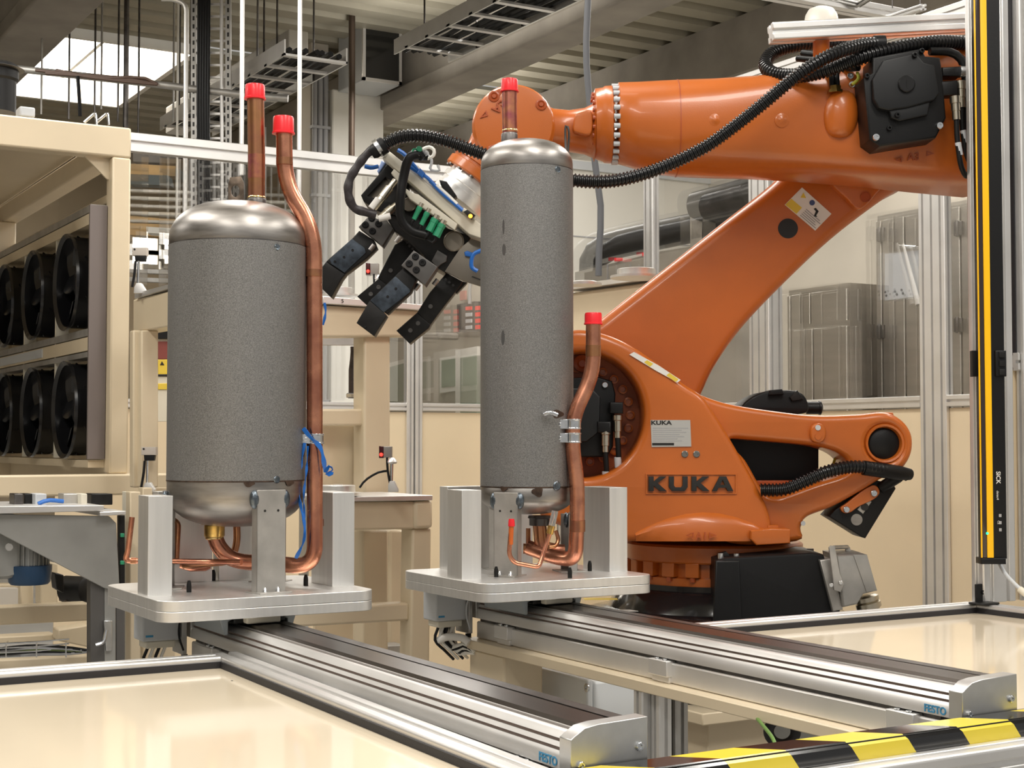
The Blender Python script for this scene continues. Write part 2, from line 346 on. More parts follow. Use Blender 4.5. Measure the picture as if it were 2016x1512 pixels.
# ================================================================== TANKS
def dome_profile(r, z0, z1, k=10):
    """torispherical head from the rim (r, z0) to the pole (0, z1)"""
    h = z1 - z0; out = []
    for i in range(k + 1):
        a = i / k * math.pi / 2; c, s_ = math.cos(a), math.sin(a)
        out.append((r * (c ** .72 if c > 1e-6 else 0), z0 + h * (s_ ** 1.05)))
    return out
def tank(name, label, cx, cy, r, zl, zu, zb, zt, legs, legw):
    t = thing(name, label, 'pressure vessel', (cx, cy, ZP), 'refrigerant vessels on the fixtures')
    m = M(); m.lathe((cx, cy, 0), (0, 0, 1), [(r - .02, zl + .001), (r, zl + .001), (r, zu - .001), (r - .02, zu - .001)], 96); obj('shell', m, TANK, t)
    m = M(); m.lathe((cx, cy, 0), (0, 0, 1), [(r * .98, zu - .004)] + [(a, b) for a, b in [(r - .0008, zu), (r - .0006, zu + .012)]] + dome_profile(r - .0008, zu + .018, zt), 96); obj('top_dome', m, STEEL, t)
    m = M(); m.lathe((cx, cy, 0), (0, 0, 1), [(r * .97, zl + .003), (r - .0008, zl - .001), (r - .001, zl - .02)] + dome_profile(r - .001, zl - .03, zb), 96); obj('bottom_dome', m, STEEL, t)
    m = M(); m.lathe((cx, cy, 0), (0, 0, 1), [(r * .985, zl - .002), (r + .0004, zl - .0015), (r + .0004, zl + .0015), (r * .985, zl + .002)], 96); obj('lower_seam', m, SCORCH, t)
    m = M(); m.lathe((cx, cy, 0), (0, 0, 1), [(r * .985, zu - .001), (r + .0003, zu - .0007), (r + .0003, zu + .0008), (r * .985, zu + .001)], 96); obj('upper_seam', m, STEELD, t)
    def on(ang, z, dr=0): a = math.radians(ang); return V((cx + (r + dr) * math.cos(a), cy + (r + dr) * math.sin(a), z)), V((math.cos(a), math.sin(a), 0)), V((-math.sin(a), math.cos(a), 0))
    for ang, ztop in legs:
        c, n, u = on(ang, ZP)
        w = legw / 2; th = .003; dp = .024
        m = M()
        # bent channel: face plate, two flanges, foot
        m.obox(c + n * .006 - u * w, u * 2 * w, -n * th, UZ * (ztop - ZP - .001))
        for s_ in (-1, 1): m.obox(c + n * .006 + u * s_ * (w - (th if s_ > 0 else 0)), u * th, -n * dp, UZ * (ztop - ZP - .004))
        lg = obj('leg', m, SHEET, t, .0012)
        m = M(); m.obox(c + n * .03 - u * (w + .004), u * (2 * w + .008), -n * .07, UZ * .003); obj('foot', m, SHEET, lg, .001)
        for s_ in (-1, 1):
            q = c + n * .0065 + u * s_ * w * .46 + UZ * (ztop - ZP - .047); m = M(); m.cyl(q - n * .0005, n, .0028, .0008, 12); obj('hole', m, PRINT, lg)
            q = c + n * .008 + u * s_ * w * .45 + UZ * .003; m = M(); m.lathe(q, (0, 0, 1), [(.006, 0), (.0045, .004), (.0015, .010), (0, .011)], 10); obj('foot_gusset', m, ZINC, lg)
            # weld bead where the channel meets the head
            q = c + u * s_ * (w + .002) + UZ * (ztop - ZP - .022) - n * .002; m = M()
            m.add([], []); rings = []
            for i in range(9):
                f = i / 8 * math.pi; rr = math.sin(f)
                rings.append([q + UZ * (.021 * -math.cos(f)) + (u * .012 * math.cos(g) + n * .010 * math.sin(g)) * max(rr, .02) for g in [2 * math.pi * j / 12 for j in range(12)]])
            m.loft(rings); obj('weld_bead', m, WELD, lg)
        q, n2, u2 = on(ang, ztop + .004, .0002)
    def tack(ang, z, rad):
        c, n, u = on(ang, z, -.001); m = M(); m.lathe(c, n, [(rad, 0), (rad, .0012), (rad * .8, .003), (rad * .5, .0022), (0, .0028)], 20); tk = obj('tack_weld', m, WELD, t)
    def soot(ang, z, rx, rz):
        c, n, u = on(ang, z, .0006); m = M(); k = 20; ring = []
        for j in range(k):
            a = 2 * math.pi * j / k; f = 1 + .18 * math.sin(3 * a + ang); da = math.degrees(rx * f * math.cos(a) / r)
            ring.append(on(ang + da, z + rz * f * math.sin(a), .0007)[0])
        m.add([c + n * .0002] + ring, [(0, j + 1, (j + 1) % k + 1) for j in range(k)]); obj('scorch_mark', m, SCORCH, t)
    return t, on, tack, soot
def cap(px, py0, py1, d, parent, wtop, wbot):
    c = P(px, py1, d=d); h = P(px, py0, d=d).z - c.z; a, b = wbot / 2 * mpp(d), wtop / 2 * mpp(d)
    m = M(); m.lathe(c, (0, 0, 1), [(b, 0), (a * 1.0, 0), (a, .0035), (b * 1.02, .005), (b, h - .004), (b * .93, h), (b * .6, h), (0, h)], 28); return obj('protective_cap', m, RED, parent)
# ---- wide tank (left)
TX, TY = 1.1785, 3.262; D1 = .506 * TX + .8625 * TY
zz = lambda y, d: P(1008, y, d=d).z
t1, on, tack, soot = tank('pressure_vessel', 'wide dark grey tank with a tall side copper pipe on the left fixture', TX, TY, .158, zz(945, D1), zz(487, D1), zz(1036, D1), zz(399, D1),
    [(-90 + 8, zz(964, D1 - .15)), (38, zz(964, D1)), (158, zz(964, D1))], .072)
tack(-103 + 26, zz(482, D1 - .15), .0075); tack(-76, zz(945, D1 - .15), .0085)
soot(-100, zz(953, D1 - .15), .012, .006); soot(-62, zz(953, D1 - .15), .014, .006); soot(-36, zz(880, D1 - .1), .012, .022)
# centre stub pipe on the top dome
q = P(505, 393, d=D1)
m = M(); m.lathe(P(505, 408, d=D1), (0, 0, 1), [(.0225, 0), (.0225, .016), (.020, .021), (.017, .021)], 28); obj('pipe_collar', m, STEELD, t1)
m = M(); m.tube([P(505, 396, d=D1), P(505, 300, d=D1), P(503, 185, d=D1)], .0198, 28); pp = obj('stub_pipe', m, COPPERD, t1)
m = M(); m.tube([P(505, 352, d=D1), P(505, 305, d=D1)], .0201, 28); obj('heat_tint', m, COPPERP, pp)
m = M(); m.lathe(P(505, 391, d=D1), (0, 0, 1), [(.0198, 0), (.0212, .001), (.0212, .003), (.0198, .005)], 28); obj('solder_ring', m, mat('bright_solder', (.85, .62, .28), .25, 1), pp)
cap(502, 167, 196, D1, pp, 39, 43)
# lifting lug
lc = P(466, 404, d=D1 + .03); e = FW0 * .004
slab('lifting_lug', [(449, 402), (449, 362), (453, 349), (474, 347), (480, 360), (479, 402)], D1 + .02, .006, mat('scorched_lug', (.22, .17, .13), .4, .9, var=.5, vscale=40), t1, .0006, [circ(463, 376, 8.5, 12)])
m = M(); m.lathe(P(463, 403, d=D1 + .022), (0, 0, 1), [(.019, 0), (.016, .004), (.008, .006), (0, .006)], 20); obj('lug_weld', m, WELD, t1)
# side copper pipe with two bends, then the sweep below the tank
D1p = D1 + .0
side = bend([P(559, 245, d=D1p), P(561, 365, d=D1p), P(617, 452, d=D1p), P(619, 560, d=D1p), P(620, 1118, d=D1p - .02), P(530, 1108, d=D1 - .01)], .078, 10)
side += cr([P(525, 1108, d=D1 - .01), P(480, 1106, d=D1), P(450, 1096, d=D1), P(431, 1076, d=D1), P(423, 1055, d=D1), P(421, 1043, d=D1)], .008)
i0 = next(i for i, p in enumerate(side) if p.z < zz(535, D1))
m = M(); m.tube(side[:i0 + 1], .0190, 28); sp = obj('side_pipe', m, COPPER, t1)
m = M(); m.tube(side[i0:], .0183, 28); obj('lower_pipe', m, COPPER, t1)
for y in (315, 535, 1026):
    k = min(range(len(side)), key=lambda i: abs(side[i].z - zz(y, D1))); 
    xx = {315: 560, 535: 618, 1026: 621}[y]
    m = M(); m.tube([P(xx, y + 10, d=D1p - .003), P(xx, y - 4, d=D1p - .003)], .0194, 28); obj('solder_joint', m, COPPERD, t1)
cap(558, 230, 264, D1p, sp, 41, 45)
m = M(); m.lathe(P(422, 1057, d=D1), (0, 0, 1), [(.0215, 0), (.0235, .003), (.0235, .026), (.021, .028), (.030, .029), (.028, .036)], 28); obj('brass_fitting', m, BRASS, t1)
m = M(); m.lathe(P(422, 1062, d=D1), (0, 0, 1), [(.0190, 0), (.0212, .002), (.0212, .005), (.019, .006)], 28); obj('solder_ring', m, MATS['bright_solder'], t1)
# thin copper lines below the tank
m = M(); m.tube(bend([P(475, 1107, d=D1 - .09), P(420, 1106, d=D1 - .05), P(262, 1104, d=D1 - .05), P(246, 1103, d=D1 - .06), P(252, 1085, d=D1 - .06), P(260, 1018, d=D1 - .06)], .012, 6), .0062, 14); obj('thin_pipe', m, COPPER, t1)
m = M(); m.tube([P(268, 1104, d=D1 - .05), P(257, 1104, d=D1 - .052)], .0075, 14); obj('solder_joint', m, COPPERD, t1)
m = M(); m.tube(bend([P(346, 1105, d=D1 + .02), P(350, 1030, d=D1 + .02), P(336, 1022, d=D1 + .02), P(325, 1022, d=D1 + .03)], .02, 6), .0078, 14); obj('thin_pipe', m, COPPERD, t1)
m = M(); m.tube(bend([P(466, 1035, d=D1 + .06), P(467, 1070, d=D1 + .06), P(455, 1105, d=D1 + .05), P(380, 1112, d=D1 + .04), P(360, 1112, d=D1 + .04)], .03, 6), .0085, 14); obj('thin_pipe', m, COPPERD, t1)
m = M(); m.tube([P(415, 1113, d=D1 + .06), P(405, 1113, d=D1 + .06), P(375, 1114, d=D1 + .06), P(355, 1113, d=D1 + .06)], [.008, .0135, .0135, .007], 18); obj('filter_stub', m, COPPER, t1)
# pipe clamp
def clamp(par, px, ys, d, plate, xl):
    m = M(); a = P(xl, plate[0], d=d - .01); b = P(xl, plate[1], d=d - .01)
    m.obox(b, RT * .004, FW0 * .03, (a - b)); m.obox(b, RT * -.006, FW0 * .002, (a - b)); pl = obj('clamp_plate', m, ZINC, par, .0008)
    for y in ys:
        m = M(); c = P(px, y + 10, d=d); h = P(px, y - 10, d=d).z - c.z
        m.lathe(c, (0, 0, 1), [(.0195, 0), (.0212, 0), (.0212, .003), (.0200, .004), (.0200, h - .004), (.0212, h - .003), (.0212, h), (.0195, h)], 28)
        q = P(xl, y + 9, d=d - .017); m.obox(q, P(px - 10, y + 9, d=d - .019) - q, FW0 * .002, UZ * (h * .9)); cl = obj('clamp_band', m, ZINC, par, .0005)
        screw('screw', P(xl + 10, y, d=d - .018), -FW0, .0048, ZINC, cl, .003)
clamp(t1, 620, [864], D1 - .012, (848, 884), 590)
screw('stud', P(588, 866, d=D1 - .03), -RT, .004, ZINC, t1, .006)
# ---- blue tape on the wide tank
bt = thing('blue_tape', 'blue plastic tape knotted round the side copper pipe of the wide tank', 'tape', P(640, 920, d=D1 - .05))
def ribbon(m, pts, w, tw=0):
    p = cr(pts, .006); k = len(p); rings = []
    for i in range(k):
        T = (p[min(i + 1, k - 1)] - p[max(i - 1, 0)]).normalized(); u = T.cross(FW0)
        if u.length < .1: u = RT.copy()
        u.normalize(); n = T.cross(u); a = tw * math.sin(i * .37) + .2 * math.sin(i * 1.3); u2 = u * math.cos(a) + n * math.sin(a); n2 = T.cross(u2); ww = w * (1 + .25 * math.sin(i * .9))
        rings.append([p[i] + u2 * ww + n2 * .0006, p[i] + u2 * ww - n2 * .0006, p[i] - u2 * ww - n2 * .0006, p[i] - u2 * ww + n2 * .0006])
    return m.loft(rings)
m = M(); ribbon(m, [P(597, 843, d=D1 - .035), P(612, 862, d=D1 - .04), P(630, 880, d=D1 - .04), P(637, 905, d=D1 - .035), P(640, 930, d=D1 - .03)], .0045, .5); obj('wrap', m, BLUET, bt)
m = M(); ribbon(m, [P(600, 872, d=D1 - .03), P(595, 900, d=D1 - .035), P(588, 945, d=D1 - .035), P(590, 985, d=D1 - .04), P(599, 1030, d=D1 - .04), P(598, 1065, d=D1 - .04), P(582, 1100, d=D1 - .035)], .0036, 1.0); obj('tail', m, BLUET, bt)
m = M(); ribbon(m, [P(606, 878, d=D1 - .028), P(603, 930, d=D1 - .03), P(598, 975, d=D1 - .03), P(600, 1020, d=D1 - .035)], .0025, 1.3); obj('tail', m, BLUET, bt)
m = M(); ribbon(m, [P(640, 930, d=D1 - .03), P(648, 918, d=D1 - .035), P(655, 925, d=D1 - .03), P(644, 934, d=D1 - .028), P(656, 932, d=D1 - .035)], .004, 1.2); obj('knot', m, BLUET, bt)
# ---- slim tank (right)
TX2, TY2 = 1.9535, 3.255; D2 = .506 * TX2 + .8625 * TY2
t2, on, tack, soot = tank('pressure_vessel', 'slim dark grey tank with a bent copper pipe clamped beside it on the right fixture', TX2, TY2, .1195, zz(957, D2), zz(338, D2), zz(1012, D2), zz(277, D2),
    [(-146, zz(968, D2 - .08)), (-14, zz(1010, D2)), (95, zz(968, D2))], .066)
tack(-104 + 24, zz(331, D2 - .11), .009); tack(-82, zz(957, D2 - .11), .012)
soot(-150, zz(962, D2 - .1), .01, .006); soot(-108, zz(968, D2 - .1), .014, .012); soot(-80, zz(815, D2 - .1), .018, .010)
m = M(); m.lathe(P(1003, 290, d=D2), (0, 0, 1), [(.031, 0), (.026, .006), (.0215, .010), (.0215, .032), (.020, .036), (.017, .036)], 28); obj('pipe_collar', m, STEELD, t2)
m = M(); m.lathe(P(1010, 292, d=D2 - .015), (0, 0, 1), [(.04, 0), (.034, .006), (.024, .011), (0, .012)], 24); obj('collar_weld', m, mat('shiny_weld', (.5, .5, .5), .2, 1, bump=.6, bscale=90), t2)
m = M(); m.tube([P(1004, 262, d=D2), P(1003, 220, d=D2), P(1003, 178, d=D2)], .0192, 28); pp = obj('stub_pipe', m, COPPERP, t2)
m = M(); m.lathe(P(1004, 259, d=D2), (0, 0, 1), [(.0192, 0), (.0206, .001), (.0206, .003), (.0192, .005)], 28); obj('solder_ring', m, MATS['bright_solder'], pp)
cap(1003, 156, 181, D2, pp, 33, 37)
D2p = D2 + .0
side = bend([P(1168, 630, d=D2p - .05), P(1168, 735, d=D2p - .05), P(1128, 820, d=D2p - .065), P(1127, 885, d=D2p - .068), P(1136, 945, d=D2p - .07), P(1137, 1010, d=D2p - .07), P(1133, 1102, d=D2p - .065), P(1095, 1098, d=D2 - .02), P(1040, 1078, d=D2 + .01)], .05, 8)
m = M(); m.tube(side, .0190, 28); sp = obj('side_pipe', m, COPPER, t2)
for y, x in ((688, 1168), (1032, 1137)):
    m = M(); m.tube([P(x, y + 14, d=D2p - .07 if y > 800 else D2p - .052), P(x, y - 8, d=D2p - .072 if y > 800 else D2p - .052)], .0197, 28); obj('solder_joint', m, COPPERD, t2)
cap(1168, 616, 639, D2p - .05, sp, 34, 37)
m = M(); m.lathe(P(1062, 1035, d=D2), (0, 0, 1), [(.020, 0), (.026, .001), (.026, .018), (.03, .020), (.028, .026)], 28); obj('bottom_fitting', m, STEELD, t2)
m = M(); m.tube(bend([P(1062, 1032, d=D2), P(1066, 1078, d=D2), P(1100, 1085, d=D2), P(1112, 1085, d=D2)], .03, 8), [.020] * 3 + [.017] * 17 if False else .0175, 24); obj('sweep_pipe', m, COPPERD, t2)
m = M(); m.tube([P(1030, 1080, d=D2 + .02), P(1110, 1082, d=D2 + .02)], .0135, 18); obj('header_pipe', m, COPPERD, t2)
m = M(); m.tube(bend([P(1040, 1040, d=D2 + .05), P(1040, 1080, d=D2 + .05), P(1060, 1082, d=D2 + .05)], .02, 5), .006, 12); obj('thin_pipe', m, COPPERD, t2)
tp = M(); tp.tube(bend([P(1007, 1035, d=D2 - .17), P(1004, 1065, d=D2 - .17), P(1002, 1092, d=D2 - .17), P(1012, 1108, d=D2 - .17), P(1061, 1117, d=D2 - .15), P(1067, 1098, d=D2 - .14), P(1078, 1065, d=D2 - .13), P(1083, 1048, d=D2 - .13)], .012, 6), .0056, 14); tpo = obj('thin_pipe', tp, COPPER, t2)
m = M(); m.tube([P(1007, 1030, d=D2 - .17), P(1005, 1072, d=D2 - .17)], .0062, 14); obj('orange_sleeve', m, mat('orange_lacquer', (.62, .13, .02), .35), tpo)
m = M(); m.lathe(P(1007, 1036, d=D2 - .17), (0, 0, 1), [(.0085, 0), (.0078, .012), (.0065, .018), (0, .018)], 16); obj('protective_cap', m, RED, tpo)
m = M(); m.tube([P(1082, 1051, d=D2 - .13), P(1086, 1035, d=D2 - .13)], .0092, 16); obj('brass_nut', m, BRASS, t2)
m = M(); m.tube([P(1086, 1036, d=D2 - .13), P(1093, 1006, d=D2 - .13)], .0082, 16); obj('clear_cap', m, mat('clear_plastic', (.9, .9, .88), .12, trans=.85), t2)
m = M(); m.tube(cr([P(1094, 1045, d=D2 - .06), P(1099, 1062, d=D2 - .06), P(1093, 1075, d=D2 - .07), P(1080, 1077, d=D2 - .08)], .008), .0052, 12); obj('thin_pipe', m, COPPERD, t2)
clamp(t2, 1128, [835, 862], D2p - .068, (818, 873), 1091)
m = M(); m.tube(cr([P(1072, 816, d=D2 - .12), P(1083, 812, d=D2 - .125), P(1097, 817, d=D2 - .12)], .004), .0058, 10); obj('weld_bead', m, mat('fresh_weld', (.55, .58, .62), .25, .9, bump=.5, bscale=120), t2)
m = M(); q = P(1078, 816, d=D2 - .105); m.obox(q, P(1094, 816, d=D2 - .03) - q, FW0 * .04, UZ * -.006); obj('clamp_bracket', m, SHEET, t2)
m = M(); m.tube(cr([P(1114, 296, d=D2 + .02), P(1113, 255, d=D2 + .02), P(1116, 247, d=D2 + .02), P(1120, 262, d=D2 + .02), P(1118, 300, d=D2 + .03)], .008), .0032, 8); obj('wire_hook', m, STEELD, t2)
def drip(px, y0, y1, w):
    c = []
    for k in range(12):
        a = 2 * math.pi * k / 12; x = px + w * math.sin(a); y = (y0 + y1) / 2 - (y1 - y0) / 2 * math.cos(a); c.append(P(x, y, d=D2 - math.sqrt(max(.0, .1203 ** 2 - ((x - 1039) * mpp(D2 - .1)) ** 2)) ))
    m = M(); m.add(c, [tuple(range(12))]); obj('drip_mark', m, mat('dried_drip', (.10, .10, .10), .4, .4), t2)
for a in ((992, 480, 503, 3.5), (990, 650, 680, 3.5), (991, 432, 462, 2)): drip(*a)
# ================================================================== TABLES
def table(label, x0, x1, y0, y1, z, sides, piv=None, yaw=0):
    piv = piv or ((x0 + x1) / 2, (y0 + y1) / 2)
    t = thing('machine_table', label, 'table', (*piv, z - .06), 'cream tables of the loading station')
    w = .056; hgt = .05
    m = M(); m.box(x0 + (w if 'l' in sides else 0), x1 - (w if 'r' in sides else 0), y0, y1 - w, z - .032, z - .024); obj('panel', m, CREAMP, t)
    def bar(p0, p1, side, n): m = M(); prof(m, p0, p1, w, hgt, side, 1, 1, .010, .007); obj('frame_profile', m, ALU, t, .003)
    if 'b' in sides: bar((x0, y1 - w / 2, z - hgt / 2), (x1 - (w if 'r' in sides else 0), y1 - w / 2, z - hgt / 2), (0, 1, 0), 1); m = M(); m.box(x0, x1 - w, y1 - w - .004, y1 - w + .0005, z - .0245, z - .0105); obj('gasket', m, RUBBER, t)
    if 'r' in sides: bar((x1 - w / 2, y0, z - hgt / 2), (x1 - w / 2, y1, z - hgt / 2), (1, 0, 0), 1); m = M(); m.box(x1 - w - .004, x1 - w + .0005, y0, y1 - w - .004, z - .0245, z - .0105); obj('gasket', m, RUBBER, t)
    t.rotation_euler = (0, 0, math.radians(yaw)); return t
lt = table('glossy cream table framed in aluminium at the lower left', -.6, 1.112, 1.0, 3.06, 1.05, 'br', (1.112, 3.06), -.9)
m = M(); m.lathe((1.02, 2.83, 1.026), (0, 0, 1), [(.003, 0), (0, .001)], 8); obj('blind_rivet', m, BLACKM, lt)
table('glossy cream table behind the right axis near the light curtain', 2.03, 3.19, 1.79, 2.903, 1.06, 'br')
# ================================================================== HAZARD STRIPED BEAM
hb = thing('barrier_beam', 'black and yellow striped barrier beam along the front edge', 'beam', (2.4, 1.68, 1.0))
zh = 1.048; yb, yf = 1.738, 1.680
m = M(); m.box(1.10, 3.9, yf + .004, yb - .002, zh - .05, zh - .0015); obj('core_bar', m, BLACKM, hb)
# stripes cross the top, bend over the front edge and run down the face: real wrapped sections
sw = .118; sk = .052
def stripe(x, mt):
    m = M(); top = [(x + sk * -1.0 * 0, yf + .009), ]
    # section path: back of top -> front of top -> bevel -> down the face ; shift along x follows the slant
    path = [(yb, zh, -.055), (yf + .008, zh, 0), (yf, zh - .007, .005), (yf - .001, zh - .030, .022)]
    a = [V((x + s_, y, z)) for y, z, s_ in path]; b = [v + V((sw, 0, 0)) for v in a]
    nrm = [V((0, 0, 1)), V((0, -.3, 1)), V((0, -1, .3)), V((0, -1, 0))]
    rings = [[p - n * .0015, p, q, q - n * .0015] for p, q, n in zip(a, b, nrm)]
    m.loft(rings); return obj('stripe', m, mt, hb)
x = 1.085 - sw; k = 0
xs = P(1716 + 290 / 6.72, 1260 + 1215 / 6.72, Z=zh).x      # edge where a yellow stripe gives way to black
k0 = -6
for i in range(k0, 17):
    xx = xs + i * sw
    if xx < 1.09: continue
    stripe(xx, BLACKG if i % 2 == 0 else YEL)
m = M(); prof(m, (.6, 1.652, zh - .052), (3.9, 1.652, zh - .052), .05, .05, (0, 1, 0), 1, 1, .011, .008); obj('front_profile', m, ALU, hb, .003)
# ================================================================== ROBOT
RB = P(1405, 1140, d=4.62); RB.z = .735
rob = thing('industrial_robot', 'large orange six axis robot arm reaching over behind the tanks', 'robot', RB)
HOSE = mat('black_corrugated_hose', (.008, .008, .0085), .3, coat=.1, spec=.4)
AXZ = P(1405, 1062, d=4.62)
# black cast foot and orange toothed base ring
fz = lambda y: P(1405, y, d=4.62).z
m = M(); m.lathe((RB.x, RB.y, 0), (0, 0, 1), [(.30, .735), (.30, fz(1250)), (.36, fz(1240)), (.42, fz(1235)), (.42, fz(1212)), (.40, fz(1200)), (.33, fz(1190)), (.30, fz(1160)), (.275, fz(1150)), (.275, fz(1140))], 48); obj('foot', m, BLACKG, rob)
m = M(); m.lathe((RB.x, RB.y, 0), (0, 0, 1), [(.25, fz(1142)), (.262, fz(1140)), (.262, fz(1126)), (.247, fz(1124)), (.247, fz(1100)), (.27, fz(1098)), (.274, fz(1095)), (.274, fz(1068)), (.265, fz(1064)), (.2, fz(1062))], 64); br = obj('base_ring', m, ORANGE, rob, sharp=25)
for k in range(22):
    a = 2 * math.pi * (k + .35) / 22; n = V((math.cos(a), math.sin(a), 0)); u = V((-n.y, n.x, 0)); c = V((RB.x, RB.y, fz(1124)))
    m = M(); m.obox(c + n * .244 - u * .021, u * .042, n * .029, UZ * (fz(1096) - fz(1124))); obj('ring_tooth', m, ORANGE, br, .003)
    m = M(); m.cyl(c + n * .262 + UZ * -.012, UZ, .0095, .013, 12); obj('bolt_head', m, ORANGE_D, br)
# stickers lying on the foot
m = M(); q = P(1120, 1190, Z=1.02)
# carousel: front body with the round A2 opening
body = [(1020, 700), (1075, 660), (1130, 649), (1170, 652), (1210, 664), (1250, 684), (1300, 719), (1345, 754), (1385, 781), (1412, 820), (1440, 866), (1468, 915), (1495, 965), (1512, 1000), (1520, 1040), (1510, 1064), (1230, 1066), (1150, 1050), (1060, 1010), (1000, 900), (990, 790)]
slab('carousel_body', body, 4.30, .22, ORANGE, rob, .022, [circ(1148, 817, 121, 125, 40)], True, 40, True, 3)
slab('carousel_core', [(1160, 1066), (1140, 960), (1240, 935), (1330, 830), (1400, 800), (1520, 1010), (1560, 1066)], 4.50, .36, ORANGE, rob, .02, (), False)
# rear fork of the carousel that carries the counterbalance pivot
fork = [(1335, 757), (1385, 779), (1440, 796), (1530, 810), (1610, 818), (1690, 816), (1745, 812), (1778, 828), (1795, 852), (1798, 880), (1790, 906), (1770, 930), (1738, 942), (1695, 968), (1640, 998), (1590, 1018), (1578, 1040), (1570, 1066), (1430, 1066), (1400, 980), (1350, 850)]
win = [(1440, 864), (1490, 867), (1550, 872), (1605, 878), (1645, 889), (1668, 906), (1673, 926), (1655, 938), (1610, 952), (1560, 970), (1530, 979), (1508, 972), (1490, 944), (1468, 906), (1442, 878)]
slab('carousel_fork', fork, 4.335, .20, ORANGE, rob, .018, [win, circ(1742, 873, 37, 38, 32)], True, 40, True, 3)
# pivot bushing
c = P(1742, 873, d=4.345)
m = M(); m.lathe(c, FW0, [(.057, .02), (.059, .0), (.056, -.006), (.050, -.004), (.046, .012), (.046, .05)], 36, None, False); obj('pivot_rim', m, ORANGE, rob)
m = M(); m.lathe(c + FW0 * .008, FW0, [(0, 0), (.040, 0), (.0455, .004), (.0455, .05)], 36); obj('pivot_cap', m, BLACK, rob)
# boss with two plugs, small tab on top of the fork
slab('oil_boss', smooth_px([(1596, 852), (1600, 838), (1612, 833), (1624, 839), (1627, 855), (1622, 868), (1610, 872), (1599, 867)]), 4.315, .03, ORANGE, rob, .006)
m = M(); m.cyl(P(1610, 842, d=4.316), -FW0, .008, .004, 14); obj('plug', m, GREYP, rob)
m = M(); m.cyl(P(1610, 860, d=4.316), -FW0, .009, .005, 14); obj('plug', m, ORANGE, rob)
slab('top_tab', [(1722, 816), (1724, 811), (1758, 812), (1760, 818)], 4.37, .06, ORANGE, rob, .003)
# black counterbalance body seen through the window, orange rail below it
slab('counterbalance_cover', [(1425, 848), (1612, 862), (1612, 990), (1440, 990)], 4.50, .06, BLACK, rob, .004)
slab('inner_rail', [(1480, 946), (1600, 946), (1600, 958), (1500, 958)], 4.43, .03, ORANGE_D, rob, .002)
m = M(); m.tube(cr([P(1650, 885, d=4.5), P(1640, 915, d=4.48), P(1632, 940, d=4.47)], .02), .004, 8); obj('earth_wire', m, mat('yellow_green_wire', (.55, .55, .05), .4), rob)
# box hanging from the fork end
slab('junction_box', [(1632, 1017), (1645, 1003), (1724, 945), (1760, 954), (1764, 962), (1704, 1060), (1698, 1058)], 4.36, .13, BLACK, rob, .004)
slab('fork_bracket', smooth_px([(1655, 1000), (1668, 990), (1700, 965), (1722, 955), (1732, 968), (1722, 982), (1690, 998), (1676, 1008), (1662, 1010)], 3), 4.345, .016, ORANGE, rob, .003)
for p in ((1666, 1003), (1720, 971)): screw('screw', P(*p, d=4.344), -FW0, .0095, ZINC, rob, .008)
slab('box_port', [(1688, 1003), (1705, 982), (1716, 988), (1699, 1012)], 4.358, .004, ALUD, rob, .001)
m = M(); m.cyl(P(1702, 998, d=4.357), -FW0, .011, .005, 18); obj('port_hole', m, PRINT, rob)
m = M(); m.cyl(P(1686, 1023, d=4.36), -FW0, .017, .004, 22); obj('blanking_plug', m, STEEL, rob)
m = M(); m.cyl(P(1580, 1030, d=4.34), -FW0, .007, .01, 12); obj('grease_nipple', m, ZINC, rob)
m = M(); hose(m, [P(1498, 965, d=4.30), P(1545, 963, d=4.285), P(1590, 945, d=4.28), P(1630, 928, d=4.28), P(1680, 919, d=4.29), P(1730, 924, d=4.30), P(1785, 934, d=4.33)], .0195); h = obj('corrugated_hose', m, HOSE, rob)
m = M(); m.tube([P(1700, 921, d=4.295), P(1770, 931, d=4.315), P(1791, 934, d=4.335)], [.0215, .0215, .017], 16); obj('hose_sleeve', m, BLACK, h)
m = M(); m.tube([P(1770, 938, d=4.33), P(1735, 960, d=4.36)], .017, 10); obj('hose_clip', m, BLACK, h)
# bulging skirt above the base ring with its axis mark
m = M(); rings = []
for i in range(9):
    a = math.radians(-38 + i * 9.5) ; px = 1250 + i * 33
    top = 1062 - 58 * max(0, math.sin(math.pi * (i + .6) / 9.4)) ** .8
    q0 = P(px, 1064, d=4.31 + .0006 * abs(px - 1385) ** 1.1 * .25); q1 = P(px, top, d=4.31)
    rings.append([q0 - FW0 * .035, q0 * .4 + q1 * .6 - FW0 * .03, q1 - FW0 * .006, q1 + FW0 * .05, q0 + FW0 * .1])
m.loft(rings); obj('carousel_skirt', m, ORANGE, rob, sharp=60)
slab('mechanical_stop', [(1478, 1045), (1520, 1040), (1556, 1042), (1556, 1070), (1490, 1074), (1478, 1062)], 4.27, .1, ORANGE, rob, .005)
slab('stop_boss', [(1512, 1034), (1532, 1034), (1534, 1044), (1510, 1044)], 4.30, .03, ORANGE, rob, .003)
text('axis_mark', '\u25c1A1\u25b7' if False else 'A1', P(1369, 1062, d=4.268), RT, UZ, .030, .004, ORANGE_D, rob, .0006)
def tri(px, py, w, h_, d, par):   # outlined arrowhead of the embossed axis marks
    a, b, c2 = (px - w, py), (px + w, py - h_), (px + w, py + h_); cx, cy = px + w * .35, py
    return slab('axis_arrow', [a, b, c2], d, .004, ORANGE_D, par, 0, [[(cx + (x - cx) * .55, cy + (y - cy) * .55) for x, y in (a, b, c2)]], False, 30, False)
tri(1358, 1054, 8, 6, 4.268, rob); tri(1404, 1054, -8, 6, 4.268, rob)
